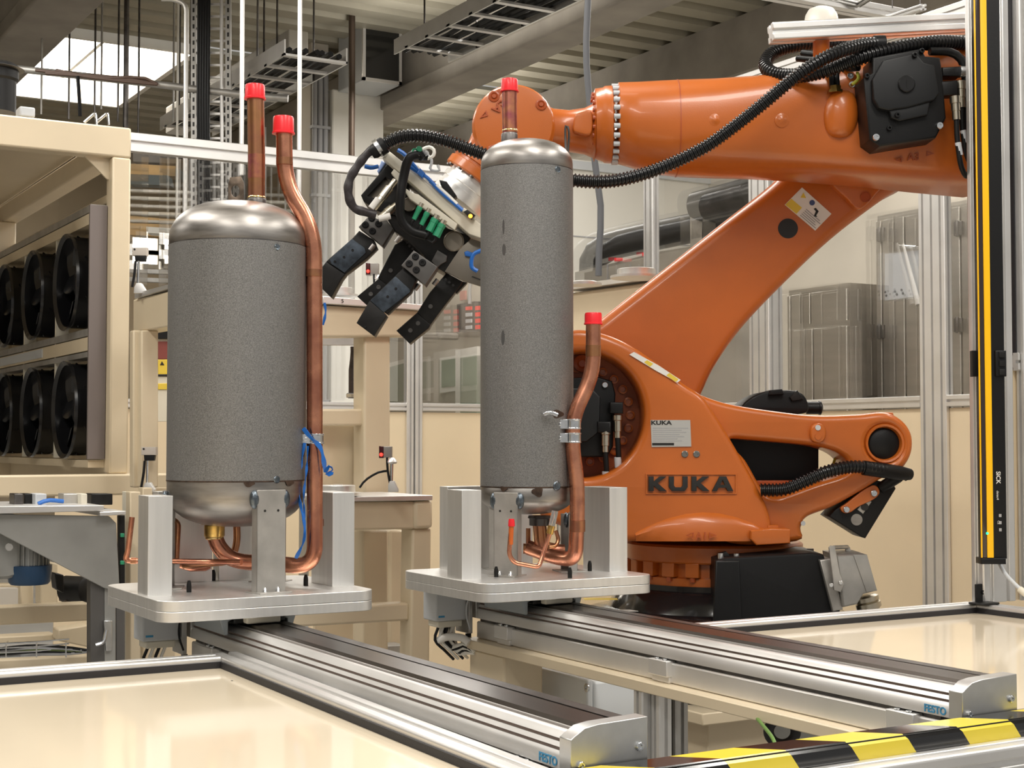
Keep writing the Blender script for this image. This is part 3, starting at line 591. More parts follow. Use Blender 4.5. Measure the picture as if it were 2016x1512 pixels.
# company lettering in its raised frame
slab('logo_frame', [(1271, 932), (1451, 932), (1451, 973), (1271, 973)], 4.296, .006, ORANGE, rob, .001, [[(1274, 935), (1448, 935), (1448, 970), (1274, 970)]], False, 30, False)
def glyph(L, holes=()): slab('logo_letter', L, 4.290, .012, PRINT, rob, .0006, holes, False, 30, False)
def GK(x): glyph([(x, 938), (x + 10, 938), (x + 10, 948), (x + 22, 938), (x + 35, 938), (x + 18, 951), (x + 36, 967), (x + 22, 967), (x + 10, 956.5), (x + 10, 967), (x, 967)])
GK(1277); GK(1361.5)
glyph([(1317, 938), (1327, 938), (1327, 956), (1330, 959.5), (1341, 959.5), (1344, 956), (1344, 938), (1354, 938), (1354, 959), (1348, 967), (1323, 967), (1317, 959)])
glyph([(1402, 967), (1417, 938), (1430, 938), (1444, 967), (1433, 967), (1429.5, 960.5), (1414.5, 960.5), (1411.5, 967)], [[(1418, 954.5), (1427, 954.5), (1423, 945)]])
# rating plate, warning labels, screws on the carousel
slab('rating_plate', [(1281, 827), (1359, 827), (1361, 879), (1283, 880)], 4.297, .003, mat('aluminium_plate_label', (.62, .61, .58), .35, .7), rob, 0)
text('plate_lettering', 'KUKA', P(1281.5, 836, d=4.2965), RT, UZ, .0165, .0008, PRINT, rob, .0006, 1.35)
for k in range(7): slab('plate_line', [(1285, 842 + k * 4.2), (1285 + (70 - (k * 13) % 22), 842 + k * 4.2), (1285 + (70 - (k * 13) % 22), 843.6 + k * 4.2), (1285, 843.6 + k * 4.2)], 4.2966, .0006, GREYT, rob)
slab('plate_line', [(1284, 872), (1327, 872), (1327, 877), (1284, 877)], 4.2966, .0006, PRINT, rob)
for x in (1348, 1371): screw('screw', P(x, 894, d=4.302), -FW0, .010, mat('steel_screw', (.3, .29, .27), .3, 1), rob, .006)
lab = slab('warning_label', [(1239, 698), (1248, 693), (1296, 719), (1340, 748), (1334, 753), (1290, 729)], 4.296, .002, PAPER, rob)
slab('label_field', [(1268, 713), (1274, 709), (1286, 716), (1280, 722)], 4.2955, .001, YPAPER, lab); slab('label_field', [(1312, 739), (1318, 734), (1336, 747), (1330, 752)], 4.2955, .001, YPAPER, lab)
# A2 drive inside the opening
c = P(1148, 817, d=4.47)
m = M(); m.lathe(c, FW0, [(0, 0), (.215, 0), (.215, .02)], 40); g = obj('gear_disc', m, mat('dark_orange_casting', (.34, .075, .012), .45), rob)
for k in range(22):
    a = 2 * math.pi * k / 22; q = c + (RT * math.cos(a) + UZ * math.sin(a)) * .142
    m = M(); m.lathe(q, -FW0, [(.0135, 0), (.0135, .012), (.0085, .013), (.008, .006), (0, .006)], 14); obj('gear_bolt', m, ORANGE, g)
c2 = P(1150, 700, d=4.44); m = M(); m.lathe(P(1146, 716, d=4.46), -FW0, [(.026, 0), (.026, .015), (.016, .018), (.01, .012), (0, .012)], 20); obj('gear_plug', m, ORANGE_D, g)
slab('drive_motor', [(1060, 745), (1178, 742), (1205, 750), (1212, 775), (1207, 880), (1195, 900), (1060, 900)], 4.37, .1, BLACK, rob, .006)
slab('motor_face', [(1060, 765), (1165, 763), (1182, 782), (1180, 850), (1155, 870), (1060, 872)], 4.34, .03, mat('dark_motor_cover', (.009, .0095, .0105), .45, spec=.35), rob, .005)
screw('screw', P(1191, 758, d=4.368), -FW0, .009, ZINC, rob, .006)
for x, y0, y1 in ((1217, 792, 862), (1193, 830, 890)):
    slab('connector_elbow', [(x - 16, y0), (x + 10, y0), (x + 10, y0 + 22), (x - 16, y0 + 22)], 4.33, .05, BLACK, rob, .005)
    m = M(); m.lathe(P(x - 1, y1, d=4.345), UZ, [(.010, 0), (.010, .018), (.0125, .019), (.0125, .05), (.015, .052), (.015, .066), (.012, .068)], 16); cn = obj('round_connector', m, mat('nickel_brass', (.60, .55, .45), .28, 1), rob)
    m = M(); m.tube([P(x - 1, y1, d=4.345), P(x + 1, y1 + 35, d=4.345), P(x + 3, y1 + 90, d=4.36)], .008, 10); obj('cable', m, BLACK, cn)
    m = M(); m.tube([P(x - 1, y1 + 38, d=4.345), P(x, y1 + 58, d=4.347)], .0105, 10); obj('cable_tag', m, GREYP, cn)
# motor and lid on the far shoulder
slab('shoulder_motor', smooth_px([(1460, 803), (1475, 785), (1505, 771), (1545, 768), (1575, 772), (1590, 790), (1588, 812), (1540, 816), (1480, 812)], 3), 4.60, .2, BLACK, rob, .008)
slab('shoulder_motor_lid', [(1516, 768), (1540, 766), (1544, 776), (1514, 778)], 4.58, .1, BLACK, rob, .003)
slab('shoulder_connector', [(1555, 782), (1570, 768), (1582, 786), (1560, 790)], 4.59, .06, BLACKM, rob, .003)
m = M(); m.cyl(P(1588, 803, d=4.66), RT, .02, .045, 16); m.lathe(P(1612, 803, d=4.66), RT, [(.012, -.005), (.022, 0), (.022, .006), (.01, .012), (0, .012)], 16); obj('shoulder_plug', m, BLACK, rob)
# link arm
link = [(1150, 655), (1190, 622), (1300, 535), (1430, 432), (1530, 352), (1580, 290), (1670, 235), (1780, 235), (1850, 300), (1812, 348), (1745, 388), (1640, 468), (1540, 562), (1462, 645), (1408, 722), (1372, 795), (1320, 870), (1240, 900), (1150, 860), (1110, 760)]
slab('link_arm', link, 4.53, .22, ORANGE, rob, .035, (), True, 60, True, 4)
m = M(); m.cyl(P(1551, 450, d=4.532), -FW0, .0305, .004, 30); obj('arm_hole', m, PRINT, rob)
wl = slab('warning_label', [(1545, 403), (1579, 369), (1637, 421), (1605, 454)], 4.527, .002, PAPER, rob)
slab('label_field', [(1546, 403), (1558, 391), (1579, 409), (1568, 421)], 4.5262, .001, YPAPER, wl)
slab('label_symbol', [(1576, 389), (1582, 379), (1587, 390)], 4.5262, .001, YPAPER, wl)
slab('label_symbol', circ(1599, 399, 5.5, None, 18), 4.5262, .001, mat('label_blue', (.05, .08, .2), .5), wl)
slab('label_symbol', [(1602, 411), (1606, 409), (1612, 416), (1607, 424), (1609, 427), (1602, 426), (1606, 416)], 4.5262, .001, PRINT, wl)
def lpt(a, b): return (1545 + 60 * a + 34 * b, 403 + 51 * a - 34 * b)
for k in range(5): f = .07 + k * .085; e = .97 - (k % 3) * .06; slab('label_line', [lpt(.46, f), lpt(e, f), lpt(e, f + .035), lpt(.46, f + .035)], 4.5262, .0006, GREYT, wl)
slab('arm_lug', smooth_px([(1640, 356), (1735, 358), (1722, 385), (1700, 408), (1686, 410), (1668, 392)], 4), 4.50, .04, ORANGE, rob, .006)
m = M(); m.lathe(P(1704, 388, d=4.499), -FW0, [(.0165, 0), (.0165, .002), (.0135, .002), (.013, .0005), (0, .0005)], 22); obj('lug_cap', m, ORANGE_D, rob)
screw('screw', P(1636, 359, d=4.45), -FW0, .006, ZINC, rob, .006)
# upper arm: round at the wrist side, boxy at the elbow
def ring(px, top, bot, dd, ex, d=4.36, n=40, sh=0):
    c = (P(px, top, d=d) + P(px, bot, d=d)) / 2; hh = (P(px, top, d=d) - P(px, bot, d=d)).length / 2; r = []
    for j in range(n):
        a = 2 * math.pi * j / n; ca, sa = math.cos(a), math.sin(a)
        x = math.copysign(abs(ca) ** (2 / ex), ca); y = math.copysign(abs(sa) ** (2 / ex), sa)
        r.append(c + FW0 * (-x * dd + sh) + UZ * y * hh)
    return r
m = M(); m.loft([ring(1214, 170, 318, .112, 2), ring(1217, 164, 322, .117, 2), ring(1255, 163, 333, .124, 2), ring(1300, 161, 343, .130, 2.1), ring(1335, 160, 347, .134, 2.2), ring(1400, 159, 349, .137, 2.4), ring(1480, 156, 349, .142, 2.9), ring(1560, 150, 351, .150, 3.6), ring(1640, 140, 355, .158, 4.5), ring(1720, 124, 360, .165, 5.5), ring(1820, 104, 369, .168, 6.5), ring(1918, 95, 378, .166, 7), ring(1932, 101, 375, .158, 7)])
arm = obj('upper_arm', m, ORANGE, rob, sharp=50)
m = M(); m.loft([ring(1330, 159.2, 347.6, .1345, 2.2), ring(1332, 159.2, 347.8, .1347, 2.2)]); obj('arm_seam', m, ORANGE_D, rob)
for p in ((1408, 236, .134), (1540, 237, .146)):
    q = P(p[0], p[1], d=4.36 - p[2] - .001); m = M(); m.lathe(q + FW0 * .004, -FW0, [(.022, 0), (.021, .004), (.015, .006), (.012, .006), (.008, .009), (0, .009)], 22); obj('arm_boss', m, ORANGE, rob)
q = P(1656, 225, d=4.215); rings = []
for i in range(11):
    f = i / 10 * math.pi; rr = max(math.sin(f), .02) ** .7; y = 225 - 47 * math.cos(f); cpt = P(1656 - 8 * math.cos(f) * -.3, y, d=4.205)
    rings.append([cpt + RT * .05 * rr * math.cos(g) + FW0 * .034 * rr * math.sin(g) for g in [2 * math.pi * j / 18 for j in range(18)]])
m = M(); m.loft(rings); obj('cable_boss', m, ORANGE, rob, sharp=80)
m = M(); m.lathe(P(1644, 183, d=4.19), UZ, [(.022, 0), (.022, .008), (.017, .009), (.017, .02)], 6); obj('cable_gland', m, BRASS, rob)
for dx in (-5, 5): m = M(); m.tube([P(1644 + dx, 178, d=4.19), P(1642 + dx, 150, d=4.19), P(1638 + dx * 2, 130, d=4.2)], .008, 10); obj('gland_cable', m, BLACK, rob)
for p in ((1673, 151), (1676, 168)): screw('earth_screw', P(*p, d=4.21), -FW0, .010, ZINC, rob, .012)
m = M(); m.tube(cr([P(1678, 166, d=4.19), P(1690, 155, d=4.18), P(1688, 143, d=4.19)], .006), .005, 8); obj('earth_wire', m, MATS['yellow_green_wire'], rob)
text('axis_mark', 'A3', P(1786, 316, d=4.1935), RT * .995 + UZ * .05, UZ, .030, .003, ORANGE_D, rob, .0004); tri(1768, 314, 8, 5, 4.193, rob); tri(1832, 302, -8, 5, 4.193, rob)
# elbow motor
em = slab('elbow_motor', [(1718, 113), (1815, 95), (1822, 110), (1851, 113), (1856, 143), (1863, 232), (1843, 271), (1732, 288), (1712, 274), (1700, 153), (1718, 143)], 4.09, .12, BLACK, rob, .006)
slab('motor_cover', [(1718, 156), (1740, 118), (1803, 104), (1819, 123), (1840, 128), (1849, 184), (1840, 197), (1789, 211), (1750, 217), (1730, 212), (1720, 195)], 4.065, .03, MATS['dark_motor_cover'], em, .005)
slab('motor_cover', [(1750, 216), (1832, 199), (1827, 226), (1771, 238), (1755, 232)], 4.072, .025, MATS['dark_motor_cover'], em, .004)
m = M(); c = P(1784, 166, d=4.066); m.lathe(c, -FW0, [(.0235, 0), (.0235, .007), (.021, .009), (0, .009)], 26); m.obox(c - FW0 * .0095 - RT * .0015 - UZ * .012, RT * .003, -FW0 * .0006, UZ * .024); obj('cover_plug', m, BLACK, em)
for p, mt in (((1724, 271), ZINC), ((1849, 248), ZINC), ((1750, 253), BLACK), ((1706, 150), BLACK), ((1814, 101), BLACK), ((1766, 227), BLACK), ((1800, 109), BLACK)): screw('screw', P(*p, d=4.09 if p[1] > 240 or p[0] < 1710 or p[1] < 103 else 4.066), -FW0, .010 if mt == ZINC else .0075, mt, em, .01)
slab('connector_elbow', [(1852, 160), (1886, 157), (1886, 186), (1856, 188)], 4.09, .05, BLACK, em, .005)
slab('connector_elbow', [(1855, 132), (1890, 130), (1890, 150), (1856, 150)], 4.13, .05, BLACK, em, .005)
m = M(); m.tube([P(1890, 140, d=4.12), P(1912, 140, d=4.12)], .017, 14); cb = obj('cable_clip', m, BLACK, em); m = M(); m.tube([P(1889, 141, d=4.12), P(1905, 141, d=4.12)], .0178, 14); obj('clip_band', m, ZINC, cb)
for x, y0, y1, d in ((1880, 190, 236, 4.08), (1890, 160, 212, 4.12)):
    a, b = P(x, y0, d=d), P(x + 3, y1, d=d); m = M(); m.tube([a, a.lerp(b, .3), a.lerp(b, .31), a.lerp(b, .62), a.lerp(b, .63), b], [.015, .015, .0125, .0125, .011, .011], 14); cn = obj('round_connector', m, MATS['nickel_brass'], em)
    m = M(); m.tube(cr([b, P(x + 5, y1 + 40, d=d), P(x + 12, y1 + 90, d=d), P(x + 24, y1 + 112, d=d + .02), P(x + 32, y1 + 95, d=d + .04), P(x + 32, y1 + 20, d=d + .05)], .015), .0075, 10); obj('cable', m, BLACK, cn)
    m = M(); m.tube([P(x + 6, y1 + 45, d=d), P(x + 10, y1 + 70, d=d)], .0088, 10); obj('cable_tag', m, GREYP, cn)
m = M(); m.tube(cr([P(1830, 101, d=4.12), P(1875, 104, d=4.13), P(1898, 130, d=4.13), P(1903, 200, d=4.13), P(1906, 290, d=4.14)], .02), .012, 12); obj('motor_cable', m, BLACK, rob)
# hose carrier beam above the arm
m = M(); a, b = P(1517, 66, d=4.24), P(1935, 44.5, d=4.30); prof(m, a, b, .06, .052, FW0, 1, 1, .012, .009); obj('carrier_beam', m, ALU, rob, .002)
for x in (1617, 1880): m = M(); m.tube([P(x, 78, d=4.27), P(x, 150, d=4.30)], .024, 18); obj('carrier_post', m, ORANGE, rob)
# corrugated hoses
m = M(); hose(m, [P(1935, 87, d=4.19), P(1890, 84, d=4.18), P(1833, 84, d=4.14), P(1756, 97, d=4.12), P(1694, 114, d=4.12), P(1640, 134, d=4.14), P(1590, 147, d=4.18), P(1545, 149, d=4.24), P(1517, 142, d=4.28), P(1507, 127, d=4.32), P(1517, 108, d=4.36), P(1540, 96, d=4.38), P(1580, 88, d=4.4), P(1620, 86, d=4.42), P(1680, 92, d=4.43)], .0215); obj('corrugated_hose', m, HOSE, rob)
m = M(); hose(m, [P(1735, 86, d=4.13), P(1700, 88, d=4.11), P(1654, 101, d=4.08), P(1610, 122, d=4.07), P(1564, 153, d=4.07), P(1500, 206, d=4.09), P(1440, 253, d=4.11), P(1385, 291, d=4.12), P(1310, 327, d=4.12), P(1240, 350, d=4.11), P(1180, 358, d=4.10), P(1110, 352, d=4.10), P(1040, 335, d=4.10), P(975, 312, d=4.10), P(920, 292, d=4.10), P(875, 276, d=4.10), P(825, 267, d=4.11), P(785, 271, d=4.12), P(752, 287, d=4.13)], .0195); mh = obj('corrugated_hose', m, HOSE, rob)
m = M(); m.tube(cr([P(1580, 105, d=4.36), P(1625, 112, d=4.3), P(1670, 132, d=4.2), P(1690, 132, d=4.17)], .02), .012, 10); obj('bundle_cable', m, BLACK, rob)
m = M(); m.tube(cr([P(1570, 115, d=4.34), P(1640, 122, d=4.25), P(1690, 125, d=4.15)], .02), .010, 10); obj('bundle_cable', m, BLACK, rob)
m = M(); m.lathe(P(1733, 86, d=4.13), RT, [(.0225, -.02), (.0235, 0), (.0235, .012), (.02, .014)], 18); obj('hose_end', m, BLACK, mh)
# in-line wrist: flange rings, neck, head, tool flange
ax = P(1190, 245, d=4.36)
def wring(px, r): return P(px, 244, d=4.36), r
m = M(); m.loft([ring(x, 244 - r, 244 + r + (3 if x > 1180 else 0), r * mpp(4.36), 2) for x, r in ((1168, 60), (1171, 68), (1186, 70), (1190, 73), (1203, 74), (1206, 70))]); obj('wrist_flange', m, ORANGE, rob)
for k in range(26):
    a = 2 * math.pi * k / 26; q = P(1204, 245, d=4.36) + (FW0 * math.cos(a) + UZ * math.sin(a)) * .112; m = M(); m.cyl(q, RT, .0075, .018, 10); obj('flange_bolt', m, GREYP, rob)
for k in range(22):
    a = 2 * math.pi * k / 22; q = P(1164, 245, d=4.36) + (FW0 * math.cos(a) + UZ * math.sin(a)) * .088; m = M(); m.cyl(q, RT, .0065, .012, 8); obj('flange_bolt', m, ORANGE_D, rob)
m = M(); m.loft([ring(1060, 205, 300, .10, 2), ring(1090, 216, 300, .075, 2.3), ring(1120, 219, 298, .066, 2.5), ring(1150, 214, 303, .07, 2.2), ring(1166, 206, 310, .08, 2), ring(1170, 184, 318, .1, 2)]); obj('wrist_neck', m, ORANGE, rob, sharp=50)
slab('neck_pad', smooth_px([(1132, 228), (1140, 220), (1164, 218), (1164, 262), (1138, 262), (1128, 254)], 3), 4.27, .06, ORANGE, rob, .006)
c = P(1011, 244, d=4.24)
m = M(); m.lathe(c, FW0, [(0, 0), (.085, 0), (.112, .004), (.118, .012), (.119, .03), (.121, .032), (.121, .20), (.11, .21), (0, .21)], 48); wh = obj('wrist_head', m, ORANGE, rob, sharp=35)
for ang in (35, 125, 232, 300):
    q = c + (RT * math.cos(math.radians(ang)) + UZ * math.sin(math.radians(ang))) * .098 - FW0 * .001
    m = M(); m.lathe(q + FW0 * .004, -FW0, [(.017, 0), (.016, .006), (.012, .007), (.007, .004), (.006, .009), (0, .009)], 18); obj('head_bolt', m, ORANGE_D, wh)
e1 = (RT * .72 + UZ * .69).normalized(); e2 = e1.cross(FW0) * -1
text('axis_mark', 'A5', P(967, 214, d=4.237), e1, e2, .036, .004, ORANGE_D, wh, .0004); slab('axis_arrow', [(945, 232), (957, 217), (961, 228)], 4.237, .004, ORANGE_D, wh, 0, [[(949, 228.5), (955.5, 221), (957.5, 227)]], False, 30, False); slab('axis_arrow', [(990, 176), (978, 178), (984, 188)], 4.237, .004, ORANGE_D, wh)
TA = (-RT * .60 - UZ * .80).normalized(); TB = (RT * .80 - UZ * .60).normalized()
m = M(); cc = P(985, 285, d=4.36); m.lathe(cc, TA, [(.085, 0), (.088, .02), (.078, .06), (.074, .075)], 36); obj('hand_body', m, ORANGE, rob)
m = M(); m.lathe(cc + TA * .072, TA, [(.09, 0), (.098, .004), (.098, .024), (.092, .026), (.092, .034), (.098, .036), (.098, .060), (.094, .064), (.075, .065)], 36); hf = obj('hand_flange', m, ORANGE, rob)
for k in range(12):
    a = 2 * math.pi * k / 12; q = cc + TA * .133 + (TB * math.cos(a) + FW0 * math.sin(a)) * .088; m = M(); m.cyl(q, TA, .007, .008, 8); obj('flange_bolt', m, STEELD, hf)
m = M(); m.lathe(cc + TA * .137, TA, [(.076, 0), (.076, .012), (.083, .013), (.083, .03), (.080, .032), (.080, .045), (.086, .046), (.086, .075), (.07, .077)], 40); obj('tool_adapter', m, ALUM, rob)
# connection box with its heavy plug at the foot
cbx = slab('connection_box', [(1412, 1103), (1428, 1098), (1598, 1088), (1622, 1092), (1655, 1200), (1650, 1240), (1412, 1240)], 4.22, .30, BLACK, rob, .008)
slab('box_edge', [(1409, 1104), (1456, 1104), (1462, 1240), (1404, 1240)], 4.21, .02, BLACK, cbx, .005)
for p in ((1419, 1100), (1450, 1101)): m = M(); m.cyl(P(*p, d=4.25), UZ, .0085, .016, 12); obj('screw', m, ZINC, cbx)
slab('box_lug', [(1412, 1100), (1415, 1090), (1430, 1086), (1436, 1092), (1436, 1102)], 4.29, .03, BLACKM, cbx, .003)
m = M(); m.cyl(P(1595, 1090, d=4.4), UZ, .011, .015, 6); obj('screw', m, STEELD, cbx)
slab('plug_frame', [(1614, 1103), (1636, 1100), (1660, 1200), (1640, 1204)], 4.20, .16, SHEET, rob, .003)
pg = slab('heavy_plug', [(1646, 1093), (1707, 1092), (1727, 1163), (1700, 1170), (1688, 1190), (1660, 1196)], 4.18, .19, mat('die_cast_grey', (.45, .44, .42), .4, .8, var=.1, vscale=20), rob, .006)
slab('plug_facet', [(1680, 1092), (1707, 1092), (1727, 1163), (1706, 1166)], 4.177, .006, MATS['die_cast_grey'], pg, .001)
slab('locking_lever', [(1632, 1078), (1636, 1074), (1644, 1076), (1654, 1130), (1662, 1150), (1655, 1166), (1642, 1162), (1640, 1140)], 4.165, .010, SHEET, pg, .002)
slab('locking_lever', [(1664, 1078), (1670, 1074), (1674, 1078), (1678, 1096), (1666, 1096)], 4.33, .008, SHEET, pg, .002)
m = M(); m.tube([P(1641, 1078, d=4.17), P(1668, 1077, d=4.33)], .006, 10); obj('lever_bar', m, SHEET, pg)
for p in ((1636, 1152), (1655, 1147)): screw('rivet', P(*p, d=4.164), -FW0, .006, ZINC, pg, .004)
m = M(); q = P(1705, 1172, d=4.25); m.lathe(q, (RT * .25 - UZ).normalized(), [(.026, 0), (.034, .004), (.034, .016), (.03, .02), (.036, .022), (.036, .036), (.028, .042), (.02, .06)], 18); obj('cable_gland', m, MATS['nickel_brass'], pg)
# information stickers on the foot casting
for q, w_ in (((1150, 1181), .1), ((1210, 1204), .07)):
    p = P(*q, d=4.40); m = M(); m.obox(p, RT * w_, FW0 * .045, UZ * .001); obj('foot_sticker', m, YPAPER if w_ == .1 else PAPER, rob)
# pedestal under the robot
ped = obj('robot_pedestal', M().box(2.587, 3.3, 3.35, 4.05, .70, .735).box(2.66, 3.23, 3.42, 3.98, .03, .70).box(2.587, 3.3, 3.35, 4.05, 0, .03), CREAM, None, .004); tag(ped, 'cream steel pedestal under the orange robot', 'pedestal')
# ================================================================== GRIPPER
gr = thing('robot_gripper', 'black four finger gripper with ivory valve plate hanging from the robot wrist', 'gripper', P(850, 420, d=4.3))
def gs(name, L, d, t, mt, bev=.002, holes=(), par=None): return slab(name, [(620 + x / 3.436, 240 + y / 3.436) for x, y in L], d, t, mt, par or gr, bev, [[(620 + x / 3.436, 240 + y / 3.436) for x, y in h] for h in holes], False, 30, False)
def gp(x, y, d): return P(620 + x / 3.436, 240 + y / 3.436, d=d)
vp = gs('valve_plate', [(455, 240), (500, 195), (1150, 715), (1165, 800), (1045, 760)], 4.20, .20, OFFW, .003)
gs('connector_strip', [(515, 345), (535, 318), (610, 378), (600, 440), (660, 480), (700, 490), (965, 690), (945, 732), (900, 700), (740, 590), (640, 520), (590, 440)], 4.19, .03, OFFW, .002)
gs('side_box', [(310, 495), (490, 285), (620, 385), (640, 560), (560, 640), (420, 600), (330, 540)], 4.26, .12, BLACKM, .004, [[(360, 500), (480, 375), (520, 400), (420, 520)]])
gs('gripper_body', [(590, 470), (660, 520), (900, 720), (1060, 775), (1020, 850), (880, 1020), (780, 960), (700, 870), (620, 800), (540, 740), (480, 640)], 4.27, .14, BLACKM, .004)
gs('clamp_cheek', [(985, 850), (1060, 790), (1180, 830), (1180, 1130), (1000, 1075), (880, 1010)], 4.25, .012, mat('bronze_grey_plate', (.20, .18, .15), .4, .8, var=.1, vscale=10), .001)
gs('cheek_slot', [(1060, 1048), (1065, 1043), (1125, 1065), (1122, 1072)], 4.248, .004, PRINT, 0)
for (x, y, r) in ((940, 810, 70), (640, 560, 48)):
    m = M(); m.lathe(gp(x, y, 4.26), -FW0, [(r / 3.436 * mpp(4.26), 0), (r / 3.436 * mpp(4.26), .010), (r * .88 / 3.436 * mpp(4.26), .012), (r * .85 / 3.436 * mpp(4.26), .009), (0, .009)], 32); obj('end_disc', m, mat('brown_grey_disc', (.24, .21, .17), .35, .8), gr)
gs('latch', [(790, 940), (830, 865), (895, 905), (890, 945), (850, 965), (830, 985)], 4.255, .012, GUNM, .002)
def finger(bolt, base, tip, blk, d, par_off=0):
    f = gs('finger', base, d + .008, .055, BLACKM, .003); gs('finger_tip', tip, d + .004, .062, BLACKM, .003, (), f)
    if blk:
        k = gs('finger_block', blk, d - .012, .07, GUNM, .002, (), f)
        for x, y in bolt:
            m = M(); m.lathe(gp(x, y, d - .012), -FW0, [(.0105, 0), (.0105, .001), (.0085, .001), (.008, .0055), (.004, .0055), (.0035, .003), (0, .003)], 16); obj('socket_screw', m, BLACK, k)
    return f
f1 = finger([(342, 697), (385, 652), (432, 690), (390, 740)], [(300, 735), (400, 800), (420, 850), (350, 920), (205, 1030), (75, 945), (95, 925), (250, 790)], [(75, 945), (205, 1030), (180, 1060), (110, 1190), (50, 1130), (50, 980)], [(295, 710), (370, 630), (420, 655), (480, 660), (530, 720), (455, 840), (410, 800)], 4.25)
gs('wear_pad', [(250, 790), (335, 850), (345, 885), (200, 1020), (110, 960), (100, 930)], 4.253, .004, BLUEG, .001, (), f1)
f3 = finger([(680, 912), (638, 960), (728, 953), (686, 1002)], [(600, 985), (690, 1060), (650, 1150), (490, 1300), (370, 1210)], [(372, 1205), (470, 1292), (485, 1310), (400, 1450), (280, 1360)], [(585, 970), (668, 868), (830, 980), (745, 1105)], 4.16)
gs('wear_pad', [(545, 1045), (640, 1130), (645, 1150), (465, 1290), (375, 1208)], 4.163, .004, BLUEG, .001, (), f3)
f2 = finger([], [(540, 830), (610, 790), (720, 870), (680, 960), (520, 1100), (490, 1110), (425, 1055), (495, 915)], [(430, 1060), (500, 1105), (400, 1230), (350, 1240), (285, 1180)], None, 4.36)
f4 = finger([], [(890, 1020), (1000, 1080), (990, 1100), (880, 1240), (780, 1375), (690, 1290), (775, 1155)], [(690, 1290), (782, 1372), (770, 1395), (640, 1500), (550, 1412)], None, 4.30)
gs('finger_backing', [(1000, 1080), (1030, 1085), (960, 1160), (940, 1150)], 4.32, .04, BLACKM, .002, (), f4)
for f, L, d in ((f2, [(430, 1118), (378, 1165)], 4.36), (f4, [(697, 1362), (645, 1410), (782, 1248)], 4.30), (f1, [(255, 868), (197, 915), (135, 945)], 4.25), (f3, [(548, 1128), (492, 1182), (340, 1385)], 4.16), (f2, [(512, 1005)], 4.36)):
    for x, y in L: m = M(); q_ = .0038 if f is f3 or f is f1 else .0065; m.lathe(gp(x, y, d + .003), -FW0, [(q_, 0), (q_, .0015), (q_ * .5, .0018), (0, .0008)], 14); obj('pad_screw', m, BLACK if f is f3 or f is f1 else GUNM, f)
for (x, y) in ((400, 830), (705, 1098), (830, 1065), (575, 775)): m = M(); m.cyl(gp(x, y, 4.22), TA, .0065, .02, 10); obj('adjust_screw', m, STEEL, gr)
for (x, y) in ((625, 815), (640, 840), (660, 858), (885, 1065), (910, 1085), (935, 1105)): m = M(); m.cyl(gp(x, y, 4.29), -FW0, .004, .002, 8); obj('grub_hole', m, PRINT, gr)
# connectors, cables
ce = (RT * -.45 - UZ * .9).normalized()
for x, y, r in ((712, 575, .0085), (762, 612, .0085), (815, 655, .0115), (862, 690, .0115)):
    a = gp(x, y, 4.17); m = M(); m.tube([a - ce * .012, a], r * .8, 12); nk = obj('connector_neck', m, MATS['nickel_brass'], gr)
    m = M(); m.tube([a, a + ce * .012, a + ce * .013, a + ce * .04], [r, r, r * .92, r * .8 if r < .01 else r], 6 if r > .01 else 12); gc = obj('green_connector', m, GREEN, gr)
    b = a + ce * .04; m = M(); m.tube(cr([b, b + ce * .02, gp(690, 745, 4.19), gp(610, 700, 4.2), gp(575, 600, 4.19)], .012), .0045, 8); obj('sensor_cable', m, BLACK, gc)
for x0, y0, x1, y1 in ((545, 395, 395, 590), (550, 560, 440, 650)):
    a, b = gp(x0, y0, 4.18), gp(x1, y1, 4.17); m = M(); m.tube([a, a.lerp(b, .25), a.lerp(b, .26), a.lerp(b, .6), a.lerp(b, .61), b], [.009, .009, .0125, .0125, .0105, .0105], 14); obj('bus_connector', m, MATS['nickel_brass'], gr)
for a_, b_ in (((430, 520), (380, 585)), ((510, 635), (430, 655))): m = M(); m.tube([gp(*a_, 4.168), gp(*b_, 4.165)], .0095, 10); obj('cable_marker', m, PAPER, gr)
m = M(); pts = [gp(405, 175, 4.14), gp(345, 225, 4.14), gp(280, 310, 4.14), gp(232, 400, 4.14), gp(228, 500, 4.14), gp(265, 580, 4.15), gp(340, 610, 4.16), gp(410, 630, 4.17)]
pc = cr(pts, .006); m.tube(pc, [.0125 * (1 + .08 * math.sin(i * .9)) for i in range(len(pc))], 10); obj('wrapped_cable', m, mat('brown_black_sleeve', (.035, .028, .03), .45, var=.4, vscale=90), gr)
m = M(); m.tube(cr([gp(760, 230, 4.15), gp(680, 220, 4.14), gp(630, 260, 4.14), gp(600, 370, 4.15), gp(580, 500, 4.15), gp(580, 640, 4.16), gp(640, 730, 4.17), gp(760, 770, 4.18)], .012), .0135, 10); obj('cable_bundle', m, BLACK, gr)
m = M(); m.lathe(gp(440, 175, 4.13), (RT * -.75 - UZ * .5).normalized(), [(.019, -.02), (.025, -.015), (.025, .005), (.021, .006), (.021, .02), (.016, .03)], 16); obj('hose_clamp', m, BLACK, gr)
m = M(); m.lathe(gp(425, 178, 4.13), (RT * -.75 - UZ * .5).normalized(), [(.0255, -.008), (.0265, -.008), (.0265, .004), (.0255, .004)], 18); obj('clamp_band', m, ZINC, gr)
gs('clamp_tab', [(395, 165), (415, 140), (490, 195), (470, 225)], 4.16, .05, ZINC, .001)
